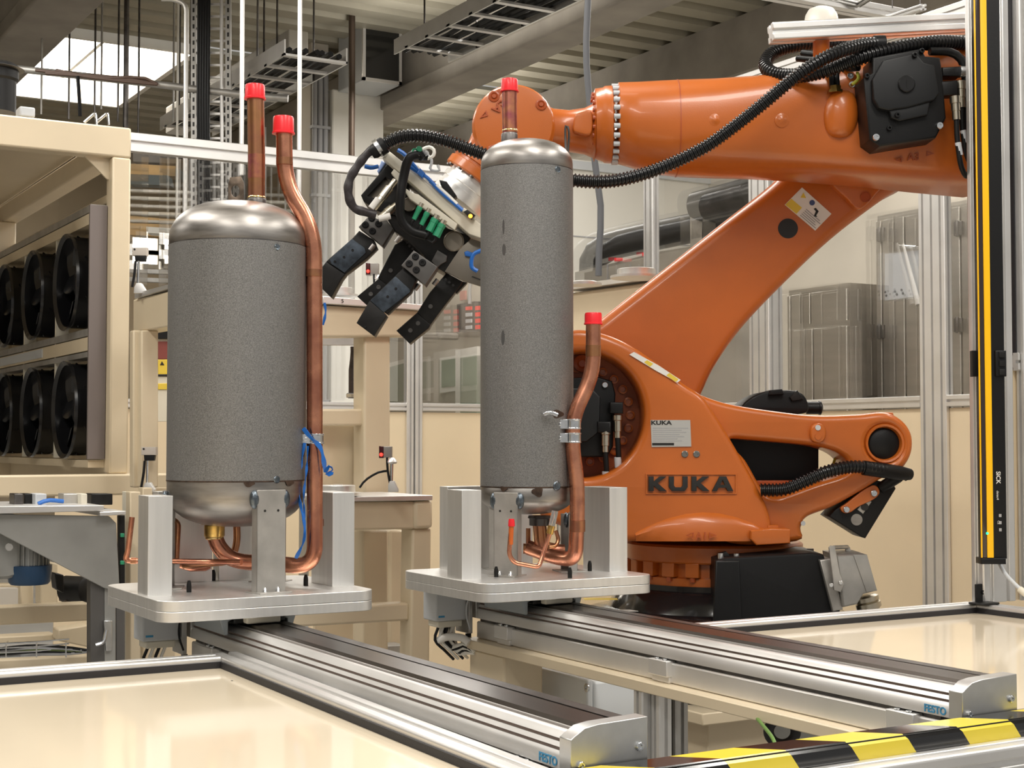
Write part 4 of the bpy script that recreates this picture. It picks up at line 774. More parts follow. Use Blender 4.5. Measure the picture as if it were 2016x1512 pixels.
# pneumatic tubes and valves on top of the plate
for pts, mt, r in (([(640, 300), (700, 340), (760, 380), (850, 470), (930, 540), (1000, 600)], BLUET, .006), ([(560, 190), (600, 215), (640, 260), (700, 330)], BLUET, .006), ([(430, 300), (380, 310), (335, 300)], BLUET, .006), ([(1125, 870), (1070, 900), (1060, 980), (1100, 1010)], BLUET, .006), ([(690, 300), (740, 370), (800, 420), (870, 490)], WHITE, .0045), ([(720, 190), (770, 170), (805, 190), (800, 230), (760, 250)], WHITE, .005), ([(740, 200), (790, 260), (780, 320), (840, 330), (830, 290)], GREYP, .004), ([(820, 430), (900, 500), (960, 560)], WHITE, .006)):
    m = M(); m.tube(cr([gp(x, y, 4.19) for x, y in pts], .008), r, 8); obj('air_tube', m, mt, gr)
gs('tube_cluster_block', [(690, 345), (710, 310), (745, 345), (725, 380)], 4.18, .03, BLUET, .003)
gs('valve_block', [(840, 390), (890, 400), (960, 500), (930, 530), (860, 450)], 4.19, .05, BLACK, .004)
gs('valve_block', [(990, 600), (1010, 580), (1090, 640), (1080, 665)], 4.185, .03, OFFW, .003)
gs('sensor_head', [(1005, 605), (1030, 592), (1085, 630), (1060, 655)], 4.17, .03, BLACKM, .002)
m = M(); m.lathe(gp(1052, 637, 4.168), -FW0, [(.006, 0), (.005, .003), (0, .004)], 12); obj('status_lamp', m, LEDO, gr)
for k, (x, y) in enumerate(((660, 220), (690, 232), (715, 245), (690, 205), (735, 232))): m = M(); m.cyl(gp(x, y, 4.15), (RT * .5 + UZ * .4 - FW0).normalized(), .009, .02, 10); obj('push_fitting', m, (GREEN, ZINC, BLACK)[k % 3], gr)
gs('blue_seal', [(420, 330), (450, 260), (480, 280), (430, 350)], 4.27, .03, mat('pale_blue_seal', (.25, .35, .62), .4), .004)
gs('blue_clip', [(1010, 880), (1030, 870), (1080, 890), (1060, 915), (1015, 905)], 4.24, .03, BLUET, .003)
# ================================================================== HALL SHELL
CONC = mat('grey_concrete', (.34, .31, .27), .8, var=.18, vscale=2.2, bump=.2, bscale=40)
CONCW = mat('pale_wall', (.56, .51, .43), .8, var=.12, vscale=1.2)
DECK = mat('ribbed_roof_sheet', (.40, .37, .29), .55, .25, var=.08, vscale=3)
ZC = 5.6
def deck(x0, x1, y0, y1):
    m = M(); p = .4; n = int(round((y1 - y0) / p)); L = []
    for k in range(n):
        y = y0 + k * p; L += [(y, ZC), (y + .22, ZC), (y + .25, ZC + .11), (y + .37, ZC + .11)]
    L.append((y0 + n * p, ZC)); v = [(x0, a, b) for a, b in L] + [(x1, a, b) for a, b in L]; k = len(L)
    m.add(v, [(i, i + 1, i + 1 + k, i + k) for i in range(k - 1)]); return m
SX0, SX1, SY0, SY1 = 3.55, 4.85, 14.9, 17.7
m = deck(-8, 9.3, -2.1, 14.9); m2 = deck(-8, SX0, 14.9, 17.7); m3 = deck(SX1, 9.3, 14.9, 17.7); m4 = deck(-8, 9.3, 17.7, 29.7)
for q in (m2, m3, m4): m.add(q.v, q.f)
c = obj('ceiling', m, DECK, None, sharp=30); tag(c, kind='structure')
m = M()
for a in ((SX0 - .06, SX0, SY0, SY1), (SX1, SX1 + .06, SY0, SY1), (SX0, SX1, SY0 - .06, SY0), (SX0, SX1, SY1, SY1 + .06)): m.box(*a, ZC - .06, ZC + .3)
sky = obj('window_1', m, WHITE, None); tag(sky, kind='structure')
m = M(); m.box(SX0, SX1, SY0, SY1, ZC + .27, ZC + .29); obj('pane', m, mat('daylight_dome', (1.0, .93, .82), .5, emit=9), sky)
m = M(); m.box((SX0 + SX1) / 2 - .02, (SX0 + SX1) / 2 + .02, SY0, SY1, ZC + .22, ZC + .27); obj('glazing_bar', m, WHITE, sky)
def beam(name, x0, x1, z0, z1): o = obj(name, M().box(x0, x1, -2, 29, z0, z1).box(x0 - .06, x1 + .06, -2, 29, z0 - .16, z0), CONC, None, .02); return tag(o, kind='structure')
beam('trim_1', 6.62, 6.92, 5.12, 5.6); beam('trim_2', 2.62, 2.98, 5.1, 5.6)
w = obj('wall_right', M().box(9.3, 9.5, -2, 29, 0, 5.9), CONCW, None); tag(w, kind='structure')
w = obj('wall_back', M().box(-8, 9.3, 20.2, 20.4, 0, 5.9), mat('tan_wall', (.36, .29, .20), .8, var=.2, vscale=.8), None); tag(w, kind='structure')
w = obj('wall_left', M().box(-8.2, -8, -2, 29, 0, 5.9), CONCW, None); tag(w, kind='structure')
tr = obj('trim_3', M().box(9.02, 9.3, -2, 29, 5.05, 5.6), CONC, None); tag(tr, kind='structure')
# white partition with a cap rail
w = obj('wall_partition', M().box(6.95, 9.3, 11.9, 12.0, 0, 4.22), mat('white_wall_panel', (.74, .72, .66), .6, var=.03, vscale=1), None); tag(w, kind='structure')
m = M(); m.box(6.9, 9.3, 11.86, 11.9, 4.12, 4.20); m.box(6.9, 9.3, 11.86, 11.9, 4.30, 4.34); obj('cap_rail', m, GREYP, w)
for z in (3.47, 2.6): m = M(); m.box(6.95, 9.3, 11.894, 11.9, z, z + .012); obj('panel_joint', m, GREYT, w)
# windows far back
for k, (xa, xb, ya, yb) in enumerate(((258, 308, 471, 491), (321, 345, 472, 492), (258, 308, 504, 519), (321, 345, 505, 520))):
    p, q = P(xa, yb, Y=20.19), P(xb, ya, Y=20.19)
    wd = obj('window_%d' % (k + 2), M().box(p.x - .08, q.x + .08, 20.12, 20.2, p.z - .06, p.z).box(p.x - .08, q.x + .08, 20.12, 20.2, q.z, q.z + .06).box(p.x - .08, p.x, 20.12, 20.2, p.z, q.z).box(q.x, q.x + .08, 20.12, 20.2, p.z, q.z), CONCW, None); tag(wd, kind='structure')
    for j in range(3): m = M(); m.box(p.x + (q.x - p.x) * j / 3 + .01, p.x + (q.x - p.x) * (j + 1) / 3 - .01, 20.15, 20.19, p.z, q.z); obj('pane', m, mat('bright_window', (1, .97, .9), .5, emit=3.5), wd)
# openings in the right wall: window, white door, score board
def rw(px0, py0, px1, py1, X=9.28): a, b = P(px0, py0, X=X), P(px1, py1, X=X); return a.y, b.y, a.z, b.z
GLASSG = mat('greenish_glass', (.30, .36, .28), .15, coat=.3)
wd = thing('window_7', None, None, P(888, 760, X=9.28), kind='structure'); 
def rwall(name, px, mt, par, t=.05): m = M(); m.prism([P(x, y, X=9.28) for x, y in px], (-t, 0, 0)); return obj(name, m, mt, par)
rwall('window_frame', [(872, 705), (906, 700), (906, 769), (872, 774)], WHITE, wd, .05); rwall('pane', [(877, 710), (904, 706), (904, 760), (877, 763)], GLASSG, wd, .06)
dr = thing('door_1', None, None, P(930, 860, X=9.28), kind='structure')
rwall('door_frame', [(907, 690), (950, 682), (950, 870), (907, 872)], WHITE, dr, .08); rwall('pane', [(918, 705), (950, 700), (950, 830), (918, 832)], GLASSG, dr, .09)
wn = thing('window_6', None, None, P(795, 760, X=9.28), kind='structure')
rwall('window_frame', [(768, 716), (806, 706), (806, 792), (768, 794)], WHITE, wn, .05); rwall('pane', [(770, 724), (804, 715), (804, 790), (770, 792)], GLASSG, wn, .06)
sb = thing('score_board', 'dark wall display with red digits beside the slim tank', 'display', P(930, 655, X=9.2))
rwall('board', [(915, 600), (950, 594), (950, 652), (917, 654)], mat('dark_board', (.05, .045, .045), .5), sb, .12)
for k in range(4):
    y = 604 + k * 12.5
    m = M(); m.prism([P(a, b, X=9.14) for a, b in ((919, y), (930, y - 1), (930, y + 6), (919, y + 7))], (-.02, 0, 0)); obj('field', m, mat('dim_red_led', (.6, .03, .02), .5, emit=.6) if k == 0 else GREYP, sb)
    m = M(); m.prism([P(a, b, X=9.14) for a, b in ((938, y - 1), (946, y - 2), (946, y + 6), (938, y + 7))], (-.02, 0, 0)); obj('digit', m, mat('dim_red_led', (.6, .03, .02), .5, emit=.6), sb)
m = M(); m.tube(cr([P(925, 598, X=9.1), P(924, 575, X=9.1), P(928, 550, X=9.1)], .2), .025, 8); obj('cable', m, GREYT, sb)
cs = obj('wall_sign', M().prism([P(a, b, X=9.22) for a, b in ((909, 574), (919, 572), (919, 590), (909, 592))], (-.03, 0, 0)), mat('red_white_sign', (.55, .22, .18), .5), None); tag(cs, 'small red and white sign on the far wall by the display', 'sign')
cg = obj('wall_duct', M().prism([P(a, b, X=8.9) for a, b in ((832, 658), (905, 656), (905, 670), (832, 668))], (-.3, 0, 0)), CONC, None, .03); tag(cg, 'grey concrete ledge sticking out of the far wall', 'ledge')
# ================================================================== WHITE COLUMN + CABINET
col = thing('column', 'tall white painted concrete column behind the gripper', 'column', (6.42, 14.1, 0))
obj('shaft', M().box(6.02, 6.60, 13.9, 14.32, 0, 5.12), WHITE, col, .015)
m = M(); m.box(5.82, 6.02, 14.0, 14.3, 0, 5.6); obj('pier', m, CONCW, col, .01)
for k in range(3): m = M(); m.cyl((5.85 + k * .06, 13.96, 0), UZ, .028, 5.5, 10); obj('conduit', m, GREYT, col)
for z in (1.9, 2.6, 3.3, 4.0, 4.7): m = M(); m.box(5.81, 6.01, 13.92, 13.995, z, z + .03); obj('conduit_clip', m, GREYT, col)
m = M(); m.tube([P(692, 590, d=14.2), P(693, -30, d=14.2)], .032, 12); pr_ = obj('rusty_pipe', m, mat('rusty_brown_pipe', (.10, .07, .05), .5, .4), col)
cbn = thing('junction_cabinet', 'grey wall cabinet with a dark glass door on the white column', 'cabinet', P(740, 175, Y=13.3))
a, b = P(712, 158, Y=13.3), P(789, 10, Y=13.3)
m = M(); m.box(a.x, b.x, 13.3, 13.88, a.z, b.z + .1); obj('housing', m, GREYP, cbn, .01)
m = M(); m.box(a.x, a.x + .03, 13.27, 13.3, a.z, b.z + .1); m.box(b.x - .03, b.x, 13.27, 13.3, a.z, b.z + .1); m.box(a.x, b.x, 13.27, 13.3, a.z, a.z + .03); m.box(a.x, b.x, 13.27, 13.3, b.z + .03, b.z + .1); obj('door_frame', m, ALU, cbn)
m = M(); m.box(a.x + .03, b.x - .03, 13.275, 13.29, a.z + .03, b.z + .03); obj('door_pane', m, mat('smoked_glass', (.018, .018, .017), .1, coat=.3), cbn)
m = M(); m.cyl((a.x + .2, 13.27, b.z - .03), (0, -1, 0), .02, .01, 14); obj('lock', m, ZINC, cbn)
# ================================================================== CABLE TRAYS, RODS, PIPES UNDER THE ROOF
def tray(label, x0, x1, z, y0, y1, rung=.35, cables=7, mt=ALU):
    t = thing('cable_tray', label, 'cable tray', ((x0 + x1) / 2, (y0 + y1) / 2, z))
    for x in (x0, x1 - .012):
        m = M(); m.box(x, x + .012, y0, y1, z, z + .12); obj('side_rail', m, mt, t)
    k = 0
    while y0 + k * rung < y1: m = M(); m.box(x0, x1, y0 + k * rung, y0 + k * rung + .05, z + .002, z + .02); obj('rung', m, mt, t); k += 1
    for j in range(cables): m = M(); xx = x0 + .05 + (x1 - x0 - .1) * j / max(1, cables - 1); m.tube([(xx + random.uniform(-.02, .02), y0 + (y1 - y0) * q / 6, z + .045 + random.uniform(0, .02)) for q in range(7)], .022, 6); obj('cable', m, BLACK, t)
    for yy in (y0 + .6, y0 + 2.2, y1 - .5):
        if yy < y1:
            for x in (x0 + .02, x1 - .02): m = M(); m.cyl((x, yy, z), UZ, .008, ZC - z, 6); obj('hanger_rod', m, STEELD, t)
    return t
tray('black filled cable ladder rising diagonally behind the copper pipe tops', 3.95, 4.45, 4.30, 10.0, 13.0)
tray('cable ladder with bright rungs running along the concrete beam', 5.12, 5.62, 4.60, 7.2, 10.6)
t = obj('roof_duct', M().box(4.62, 4.8, 11.6, 15, 4.70, 4.98), mat('white_duct', (.62, .6, .56), .5), None, .01); tag(t, 'pale sheet metal duct running beside the diagonal cable ladder', 'duct')
# upright cable ladder
t = thing('cable_riser', 'perforated upright cable ladder with black cables at upper left', 'cable ladder', P(405, 400, d=11))
for x in (381, 449):
    a, b = P(x, 430, d=11), P(x, -20, d=11); m = M(); m.obox(a - RT * .02, RT * .04, FW0 * .03, b - a); s_ = obj('slotted_upright', m, ALUD, t)
    for k in range(28): q = a.lerp(b, (k + .5) / 28); m = M(); m.obox(q - RT * .007 - UZ * .016 - FW0 * .001, RT * .014, FW0 * .002, UZ * .032); obj('slot', m, PRINT, s_)
for k in range(17): q = P(384, 10 + k * 24, d=11.02); m = M(); m.obox(q, RT * .25, FW0 * .02, UZ * .016); obj('rung', m, ALU, t)
for k in range(5): m = M(); m.tube([P(391 + k * 5 + (k % 2) * 2, 420, d=10.97), P(390 + k * 5, 200, d=10.97), P(392 + k * 5, -15, d=10.97)], .012, 6); obj('cable', m, BLACK, t)
m = M(); m.tube([P(437, 400, d=11.0), P(436, -15, d=11)], .014, 8); obj('conduit', m, ALU, t)
def rod(px, y0, y1, d, r, mt, label, name='hanger_rod', cat='rod', group=None):
    a = P(px, y1, d=d); m = M(); m.tube([a, V((a.x, a.y, ZC + .02))], r, 8); o = obj(name, m, mt, None); return tag(o, label, cat, group)
ROD = ['pale threaded rod over the left end of the skylight', 'dark threaded rod left of the drop cable', 'dark threaded rod, left one of the close pair before the skylight', 'pale threaded rod, right one of the close pair before the skylight', 'dark threaded rod just left of the dark conduit', 'dark threaded rod just right of the dark conduit', 'pale threaded rod near the right corner of the skylight', 'dark threaded rod above the capped stub pipe, right one', 'dark threaded rod above the capped stub pipe, left one']
for k, (x, y0, y1) in enumerate(((81, 70, 225), (135, -10, 235), (186, -10, 225), (199, -10, 215), (232, -10, 240), (272, -10, 265), (341, -10, 240), (545, 30, 160), (519, 60, 180))):
    rod(x, y0, y1, 12.5, .009, STEELD if k % 3 else ALUD, ROD[k], 'threaded_rod', 'rod', 'threaded rods under the roof')
rod(247, -10, 260, 12.0, .022, STEELD, 'dark vertical conduit crossing the bright skylight', 'conduit', 'conduit')
rod(347, 140, 480, 12.0, .010, WHITE, 'white drop line right of the skylight', 'drop_line', 'line')
m = M(); m.tube(bend([P(364, 420, d=10.5), P(367, 8, d=10.5), P(340, -2, d=10.5), P(318, -2, d=10.5)], .12, 5), .018, 10); o = obj('bent_conduit', m, ALU, None); tag(o, 'silver bent conduit pipe left of the cable ladder', 'conduit')
rod(475, -10, 345, 8.6, .014, ALU, 'slim silver pole left of the capped copper stub', 'support_pole', 'pole')
rod(588, -10, 470, 8.6, .014, ALU, 'slim silver pole right of the bent copper pipe top', 'support_pole', 'pole')
m = M(); m.tube(cr([P(20, 134, d=11), P(150, 148, d=11), P(300, 165, d=11), P(470, 186, d=11), P(590, 196, d=11)], .3), .028, 10); hz = thing('service_pipe', 'service pipe wrapped with cables crossing below the skylight', 'pipe', P(300, 165, d=11)); obj('pipe', m, ALUD, hz)
for k in range(4): m = M(); m.tube(cr([P(70 + k * 20, 138 + (k % 2) * 6, d=10.95), P(160 + k * 10, 148 + k * 2, d=10.94), P(230 + k * 15, 152 + (k % 3) * 5, d=10.95), P(310, 166, d=10.96)], .12), .012, 6); obj('cable', m, mat('brown_cable', (.12, .07, .05), .5), hz)
m = M(); m.tube(cr([P(153, 150, d=10.9), P(156, 190, d=10.9), P(158, 236, d=10.9)], .1), .014, 6); obj('drop_cable', m, BLACK, hz)
m = M(); m.tube(cr([P(1158, -10, d=6.2), P(1154, 110, d=6.2), P(1163, 225, d=6.2), P(1170, 310, d=6.2), P(1184, 420, d=6.2), P(1180, 470, d=6.2), P(1178, 555, d=6.2)], .1), .014, 10); o = obj('hanging_cable', m, mat('grey_cable', (.10, .105, .115), .5), None); tag(o, 'grey cable hanging from the roof behind the orange arm', 'cable')
# machine top left: dark drum, box, wire stands
dm = thing('cable_drum', 'black round drum on top of the cream machine frame', 'drum', P(15, 225, d=6.4))
m = M(); m.lathe(P(-8, 222, d=6.5), UZ, [(.085, 0), (.085, .14), (.095, .15), (.095, .21), (.08, .22)], 30); obj('drum', m, BLACK, dm)
m = M(); m.lathe(P(-8, 138, d=6.5), UZ, [(.115, 0), (.122, .003), (.115, .006)], 30); obj('rim_ring', m, STEELD, dm)
bx = obj('junction_box', M().obox(P(39, 228, Y=6.02), (.06, 0, 0), (0, .08, 0), (0, 0, .04)), GREYP, None, .006); tag(bx, 'small pale junction box on the cream machine top', 'box')
for k, x in enumerate((188, 212)):
    m = M(); m.tube(bend([P(x - 22, 241, Y=6.07), P(x, 222, Y=6.05), P(x + 2, 246, Y=6.05)], .01, 3), .006, 8); o = obj('wire_stand', m, ZINC, None); tag(o, 'bent wire stand on the cream machine top, %s of the pair' % ('left one', 'right one')[k], 'stand')
# ================================================================== FENCE
fn = thing('safety_fence', 'aluminium safety fence with clear panes over cream panels around the robot cell', 'fence', (4.5, 7.0, 0))
PANE = mat('clear_polycarbonate', (.96, .96, .95), .04, trans=1.0, ior=1.05, alpha=.28)
def post(x, y, w=.045, d_=.045, z1=3.09, sw=1, sh=1): m = M(); prof(m, (x, y, 0), (x, y, z1), w, d_, (1, 0, 0), sw, sh, .012, .016); return obj('post', m, ALU, fn)
YF = 7.6; XF = 4.8
# back run (along x): posts
q = P(822, 700, Y=YF); post(q.x, YF, z1=3.007)
q = P(805, 700, Y=YF); post(q.x, YF, z1=3.007)
post(XF, YF, z1=3.007)
xa_ = P(805, 700, Y=YF).x - .0235; xb_ = P(822, 700, Y=YF).x + .0235
for a, b in ((1.76, xa_), (xb_, XF - .0235)): m = M(); prof(m, (a, YF, 1.70), (b, YF, 1.70), .045, .045, (0, 1, 0), 1, 1, .011, .016); obj('rail', m, ALU, fn)
m = M(); prof(m, (1.76, YF, 3.058), (XF, YF, 3.058), .05, .1, (0, 1, 0), 1, 1, .020, .022); obj('rail', m, ALU, fn)
xs_ = [1.76] + [P(px, 700, Y=YF).x for px in (300, 600, 813)] + [XF]
for a, b in zip(xs_, xs_[1:]):
    m = M(); m.box(a + .03, b - .03, YF - .003, YF + .003, .1, 1.67); obj('panel', m, CREAMF, fn)
    m = M(); m.box(a + .03, b - .03, YF - .002, YF + .002, 1.73, 3.0); obj('pane', m, PANE, fn)
# right run (along y)
py_ = [YF] + [P(px, 700, X=XF).y for px in (1283, 1508, 1843)] + [3.6]
for px, w in ((1283, .09), (1843, .15)): q = P(px, 700, X=XF); post(XF, q.y, .045, w, 3.3, 1, 2 if w < .1 else 3)
q = P(1508, 700, X=XF); post(XF, q.y, .09, .15, 3.3, 2, 3)
m = M(); prof(m, (XF, YF, 3.335), (XF, 3.6, 3.335), .06, .06, (1, 0, 0)); obj('rail', m, ALU, fn)
gy = [YF - .0235] + [v for px, hw_ in ((1283, .0455), (1508, .0755), (1843, .0755)) for v in (P(px, 700, X=XF).y + hw_, P(px, 700, X=XF).y - hw_)] + [3.6]
for a, b in zip(gy[::2], gy[1::2]): m = M(); prof(m, (XF, a, 1.675), (XF, b, 1.675), .045, .05, (1, 0, 0), 1, 1, .012, .016); obj('rail', m, ALU, fn)
for a, b in zip(py_, py_[1:]):
    m = M(); m.box(XF - .003, XF + .003, b + .05, a - .05, .1, 1.645); obj('panel', m, CREAMF, fn)
    m = M(); m.box(XF - .002, XF + .002, b + .05, a - .05, 1.71, 3.2); obj('pane', m, PANE, fn)
# cream block behind the link arm foot
o = obj('cream_cover', M().prism([P(a, b, X=4.5) for a, b in ((1388, 790), (1455, 690), (1455, 800), (1388, 800))], (.1, 0, 0)), CREAMF, None) if False else None
# ================================================================== LIGHT CURTAIN + ITS POST
lp = thing('curtain_post', 'wide aluminium post carrying the yellow light curtain at the table corner', 'post', (3.19, 2.88, 1.06))
PC = P(1957, 1195, d=4.10)
m = M(); prof(m, (PC.x, PC.y, 1.0605), (PC.x, PC.y, 3.2), .128, .045, (1, 0, 0), 2, 1, .012, .009); obj('post', m, ALU, lp, .002)
BC = P(1934, 1186, d=4.06)
m = M(); m.box(BC.x - .055, BC.x + .012, BC.y - .05, BC.y, 1.0605, 1.066); m.box(BC.x - .028, BC.x + .02, BC.y - .006, BC.y + .002, 1.0605, 1.113); bk = obj('foot_bracket', m, BLACKM, lp, .002); screw('screw', (BC.x - .004, BC.y - .006, 1.09), (0, -1, 0), .006, BLACK, bk, .003)
lcn = thing('light_curtain', 'black and yellow safety light curtain standing upright at right', 'light curtain', P(1952, 1108, d=4.03))
dl = 3.985
def lslab(name, x0, x1, y0, y1, d, t, mt, bev=.001): sl = 15 / 1110.; return slab(name, [(x0 - sl * (1110 - y0), y0), (x1 - sl * (1110 - y0), y0), (x1 - sl * (1110 - y1), y1), (x0 - sl * (1110 - y1), y1)], d, t, mt, lcn, bev)
lslab('housing', 1935, 1983, -40, 1100, dl + .006, .038, BLACK, .002)
lslab('lens', 1935.5, 1945, -40, 1098, dl + .001, .006, mat('dark_lens', (.03, .018, .015), .12, coat=.5))
lslab('yellow_strip', 1944.5, 1957, -40, 1098, dl - .002, .008, YELL); lslab('yellow_edge', 1932.5, 1935, -40, 1098, dl - .001, .006, YELL)
lslab('end_foot', 1933, 1981, 1099, 1111, dl - .002, .055, BLACK, .003)
for x0, x1 in ((1916, 1934), (1960, 1982)):
    c_ = lslab('mount_clip', x0 + 5, x1 + 5, 690, 741, dl + .0 if x0 > 1950 else dl + .03, .03, BLACK, .003)
for k in range(3): lslab('clip_rib', 1973, 1984, 693 + k * 17, 704 + k * 17, dl - .004, .01, BLACKM, .001)
vs_ = (-UZ * 1.0)
text('lettering', 'SICK', P(1961.5, 928, d=dl + .0045), -UZ, RT, .016, .0006, PAPER, lcn, .0003); text('lettering', 'detec4', P(1962, 966, d=dl + .0045), -UZ, RT, .009, .0006, PAPER, lcn); text('lettering', 'CE', P(1964, 1025, d=dl + .0045), -UZ, RT, .008, .0006, PAPER, lcn)
for k in range(3): lslab('marking', 1968, 1973, 1012 + k * 14, 1018 + k * 14, dl + .005, .001, GREYT, 0)
m = M(); m.lathe(P(1944, 1050, d=dl), -FW0, [(.004, 0), (.003, .002), (0, .003)], 10); obj('status_lamp', m, LEDG, lcn)
m = M(); m.tube(cr([P(1967, 1108, d=4.04), P(1978, 1128, d=4.0), P(1998, 1150, d=3.95), P(2030, 1178, d=3.9)], .02), .0055, 10); cbl = obj('cable', m, GREYP, lcn)
m = M(); m.tube([P(2008, 1160, d=3.93), P(2022, 1172, d=3.91)], .009, 10); obj('cable_plug', m, OFFW, cbl)
# fence field right of the light curtain
ff = thing('side_guard', 'aluminium framed guard panel at the right edge beside the light curtain', 'guard', (3.6, 2.83, 1.06))
zr = P(2005, 713, Y=2.86).z
m = M(); prof(m, (3.30, 2.86, zr), (4.2, 2.86, zr), .045, .05, (0, 1, 0)); obj('rail', m, ALU, ff)
m = M(); m.box(3.30, 4.2, 2.86, 2.865, 1.0605, zr - .02); obj('panel', m, CREAMF, ff)
m = M(); m.box(3.30, 4.2, 2.86, 2.864, zr + .02, 3.2); obj('pane', m, PANE, ff)
m = M(); m.box(3.305, 3.315, 2.85, 2.87, zr + .02, 3.2); obj('gasket', m, RUBBER, ff)
m = M(); prof(m, (3.325, 2.84, 1.06), (3.325, 2.84, 3.2), .03, .03, (1, 0, 0)); obj('edge_profile', m, ALU, ff)
# ================================================================== THINGS BEHIND THE RIGHT FENCE
CAB = mat('brushed_cabinet_steel', (.46, .43, .38), .38, .75, var=.08, vscale=5, stretch=(1, 1, 6))
def cabinet(label, X, px0, px1, pyt, depth, seams, hinges, grp=None):
    a, b = P(px0, pyt, X=X), P(px1, pyt, X=X); ya, yb = max(a.y, b.y), min(a.y, b.y)
    t = thing('steel_cabinet', label, 'cabinet', (X + depth / 2, (ya + yb) / 2, 0), grp)
    m = M(); m.box(X + .02, X + depth, yb, ya, 0, a.z); obj('body', m, CAB, t)
    edges = sorted([P(s_, pyt, X=X).y for s_ in seams] + [ya, yb])
    for e0, e1 in zip(edges, edges[1:]): m = M(); m.box(X, X + .02, e0 + .006, e1 - .006, .05, a.z - .03); obj('door', m, CAB, t, .004)
    for hx, hy in hinges: q = P(hx, hy, X=X - .004); m = M(); m.box(q.x - .012, q.x + .004, q.y - .025, q.y + .025, q.z - .035, q.z + .035); m.cyl((q.x - .014, q.y, q.z - .04), UZ, .009, .08, 8); obj('hinge', m, STEELD, t, .003)
    return t
G = 'steel cabinets behind the fence'
t = cabinet('tall steel cabinet with hinged doors behind the right fence', 5.6, 1722, 2000, 425, .7, (1735, 1780, 1890), ((1735, 462), (1735, 653), (1888, 450), (1888, 640)), G)
t = cabinet('low steel cabinet with a black handle behind the right fence', 5.5, 1548, 1668, 572, .6, (1556, 1595), (), G)
m = M(); q = [P(x, y, X=5.47) for x, y in ((1632, 749), (1619, 749), (1619, 781), (1632, 781))]; m.tube(bend(q, .02, 4), .012, 10); obj('handle', m, BLACK, t)
t2_ = cabinet('grey control box in front of the low cabinet behind the right fence', 5.35, 1560, 1668, 640, .1, (1600,), (), G)
pn = thing('wall_panel', 'grey instrument plate with holes and a lever behind the fence', 'panel', P(1780, 560, X=5.3))
m = M(); m.prism([P(a, b, X=5.3) for a, b in ((1742, 500), (1815, 492), (1815, 582), (1742, 592))], (.02, 0, 0)); obj('plate', m, GREYP, pn)
for p in ((1743, 575), (1745, 582), (1762, 574), (1766, 580), (1775, 571), (1778, 578)): m = M(); m.cyl(P(*p, X=5.298), (-1, 0, 0), .006, .003, 10); obj('hole', m, PRINT, pn)
m = M(); m.tube([P(1778, 480, X=5.25), P(1808, 600, X=5.25)], [.006, .014], 10); obj('lever', m, PAPER, pn)
m = M(); m.tube([P(1778, 486, X=5.27), P(1803, 487, X=5.27)], .008, 8); obj('bar', m, ZINC, pn)
# insulated ducts behind the arm
du = thing('insulated_duct', 'black insulated duct with an elbow behind the clear pane', 'duct', P(1200, 540, d=9.5))
m = M(); m.tube(cr([V((*P(1168, 560, d=9.8).xy, 0)), V((*P(1168, 560, d=9.8).xy, 1.8)), P(1168, 525, d=9.8), P(1176, 500, d=9.75), P(1200, 485, d=9.7), P(1300, 462, d=9.5), P(1420, 437, d=9.2), P(1500, 420, d=9.0)], .1), .095, 20); obj('duct', m, mat('black_foil_insulation', (.022, .021, .02), .35, bump=.4, bscale=12), du)
du2 = thing('foil_duct', 'grey foil wrapped duct with a torn end beside the link arm', 'duct', P(1380, 480, d=8.8))
m = M(); m.tube([P(1362, 408, d=8.9), P(1372, 408, d=8.9), P(1500, 376, d=8.5)], [.09, .095, .10], 18); obj('duct', m, mat('crinkled_foil', (.10, .095, .09), .3, .6, var=.5, vscale=7, bump=.5, bscale=14), du2)
m = M(); m.prism([P(a, b, d=8.85) for a, b in ((1359, 415), (1383, 430), (1381, 500), (1360, 508))], FW0 * .02); obj('torn_flap', m, mat('pale_insulation', (.45, .41, .35), .7, var=.3, vscale=15, bump=.4, bscale=20), du2)
# tall racks glimpsed between tank and arm
mc = thing('storage_rack', 'grey machine cover with red clips behind the discs', 'machine', P(1220, 600, X=5.15))
m = M(); m.prism([P(a, b, X=5.15) for a, b in ((1132, 536), (1190, 522), (1300, 495), (1460, 470), (1460, 1400), (1132, 1300))], (.1, 0, 0)); obj('cover', m, mat('grey_beige_cover', (.36, .33, .28), .5, var=.15, vscale=4), mc)
for p in ((1210, 514), (1265, 504)): m = M(); m.obox(P(*p, X=5.12), RT * .05, FW0 * .03, UZ * .02); obj('red_clip', m, RED, mc)
for x in (1195, 1240, 1330): m = M(); m.box(5.14, 5.15, P(x, 600, X=5.14).y - .004, P(x, 600, X=5.14).y + .004, 1.6, P(x, 520, X=5.14).z); obj('joint', m, GREYT, mc)
# ceiling mounted rail and lamp at upper right
rl = thing('ceiling_rail', 'aluminium overhead rail under the roof at upper right', 'rail', P(1700, 20, d=7.5))
m = M(); prof(m, P(1480, -22, d=7.0), P(1790, 36, d=7.6), .06, .09, UZ, 1, 1, .012, .012); obj('rail', m, ALU, rl)
m = M(); prof(m, P(1750, 36, d=7.5), P(1818, 14, d=7.0), .03, .03, UZ); obj('cross_rail', m, ALU, rl)
m = M(); prof(m, P(1560, -20, d=7.2), P(1690, 10, d=7.3), .025, .025, UZ); prof(m, P(1690, 10, d=7.3), P(1730, -15, d=7.0), .025, .025, UZ); obj('brace', m, ALUD, rl)
for x in (1757, 1812): m = M(); m.tube([P(x, 16, d=7.3), P(x, -30, d=7.3)], .003, 6); obj('wire', m, STEELD, rl)
pl = thing('pendant_lamp', 'white bell shaped lamp above the hose carrier beam', 'lamp', P(1617, 50, d=6.5))
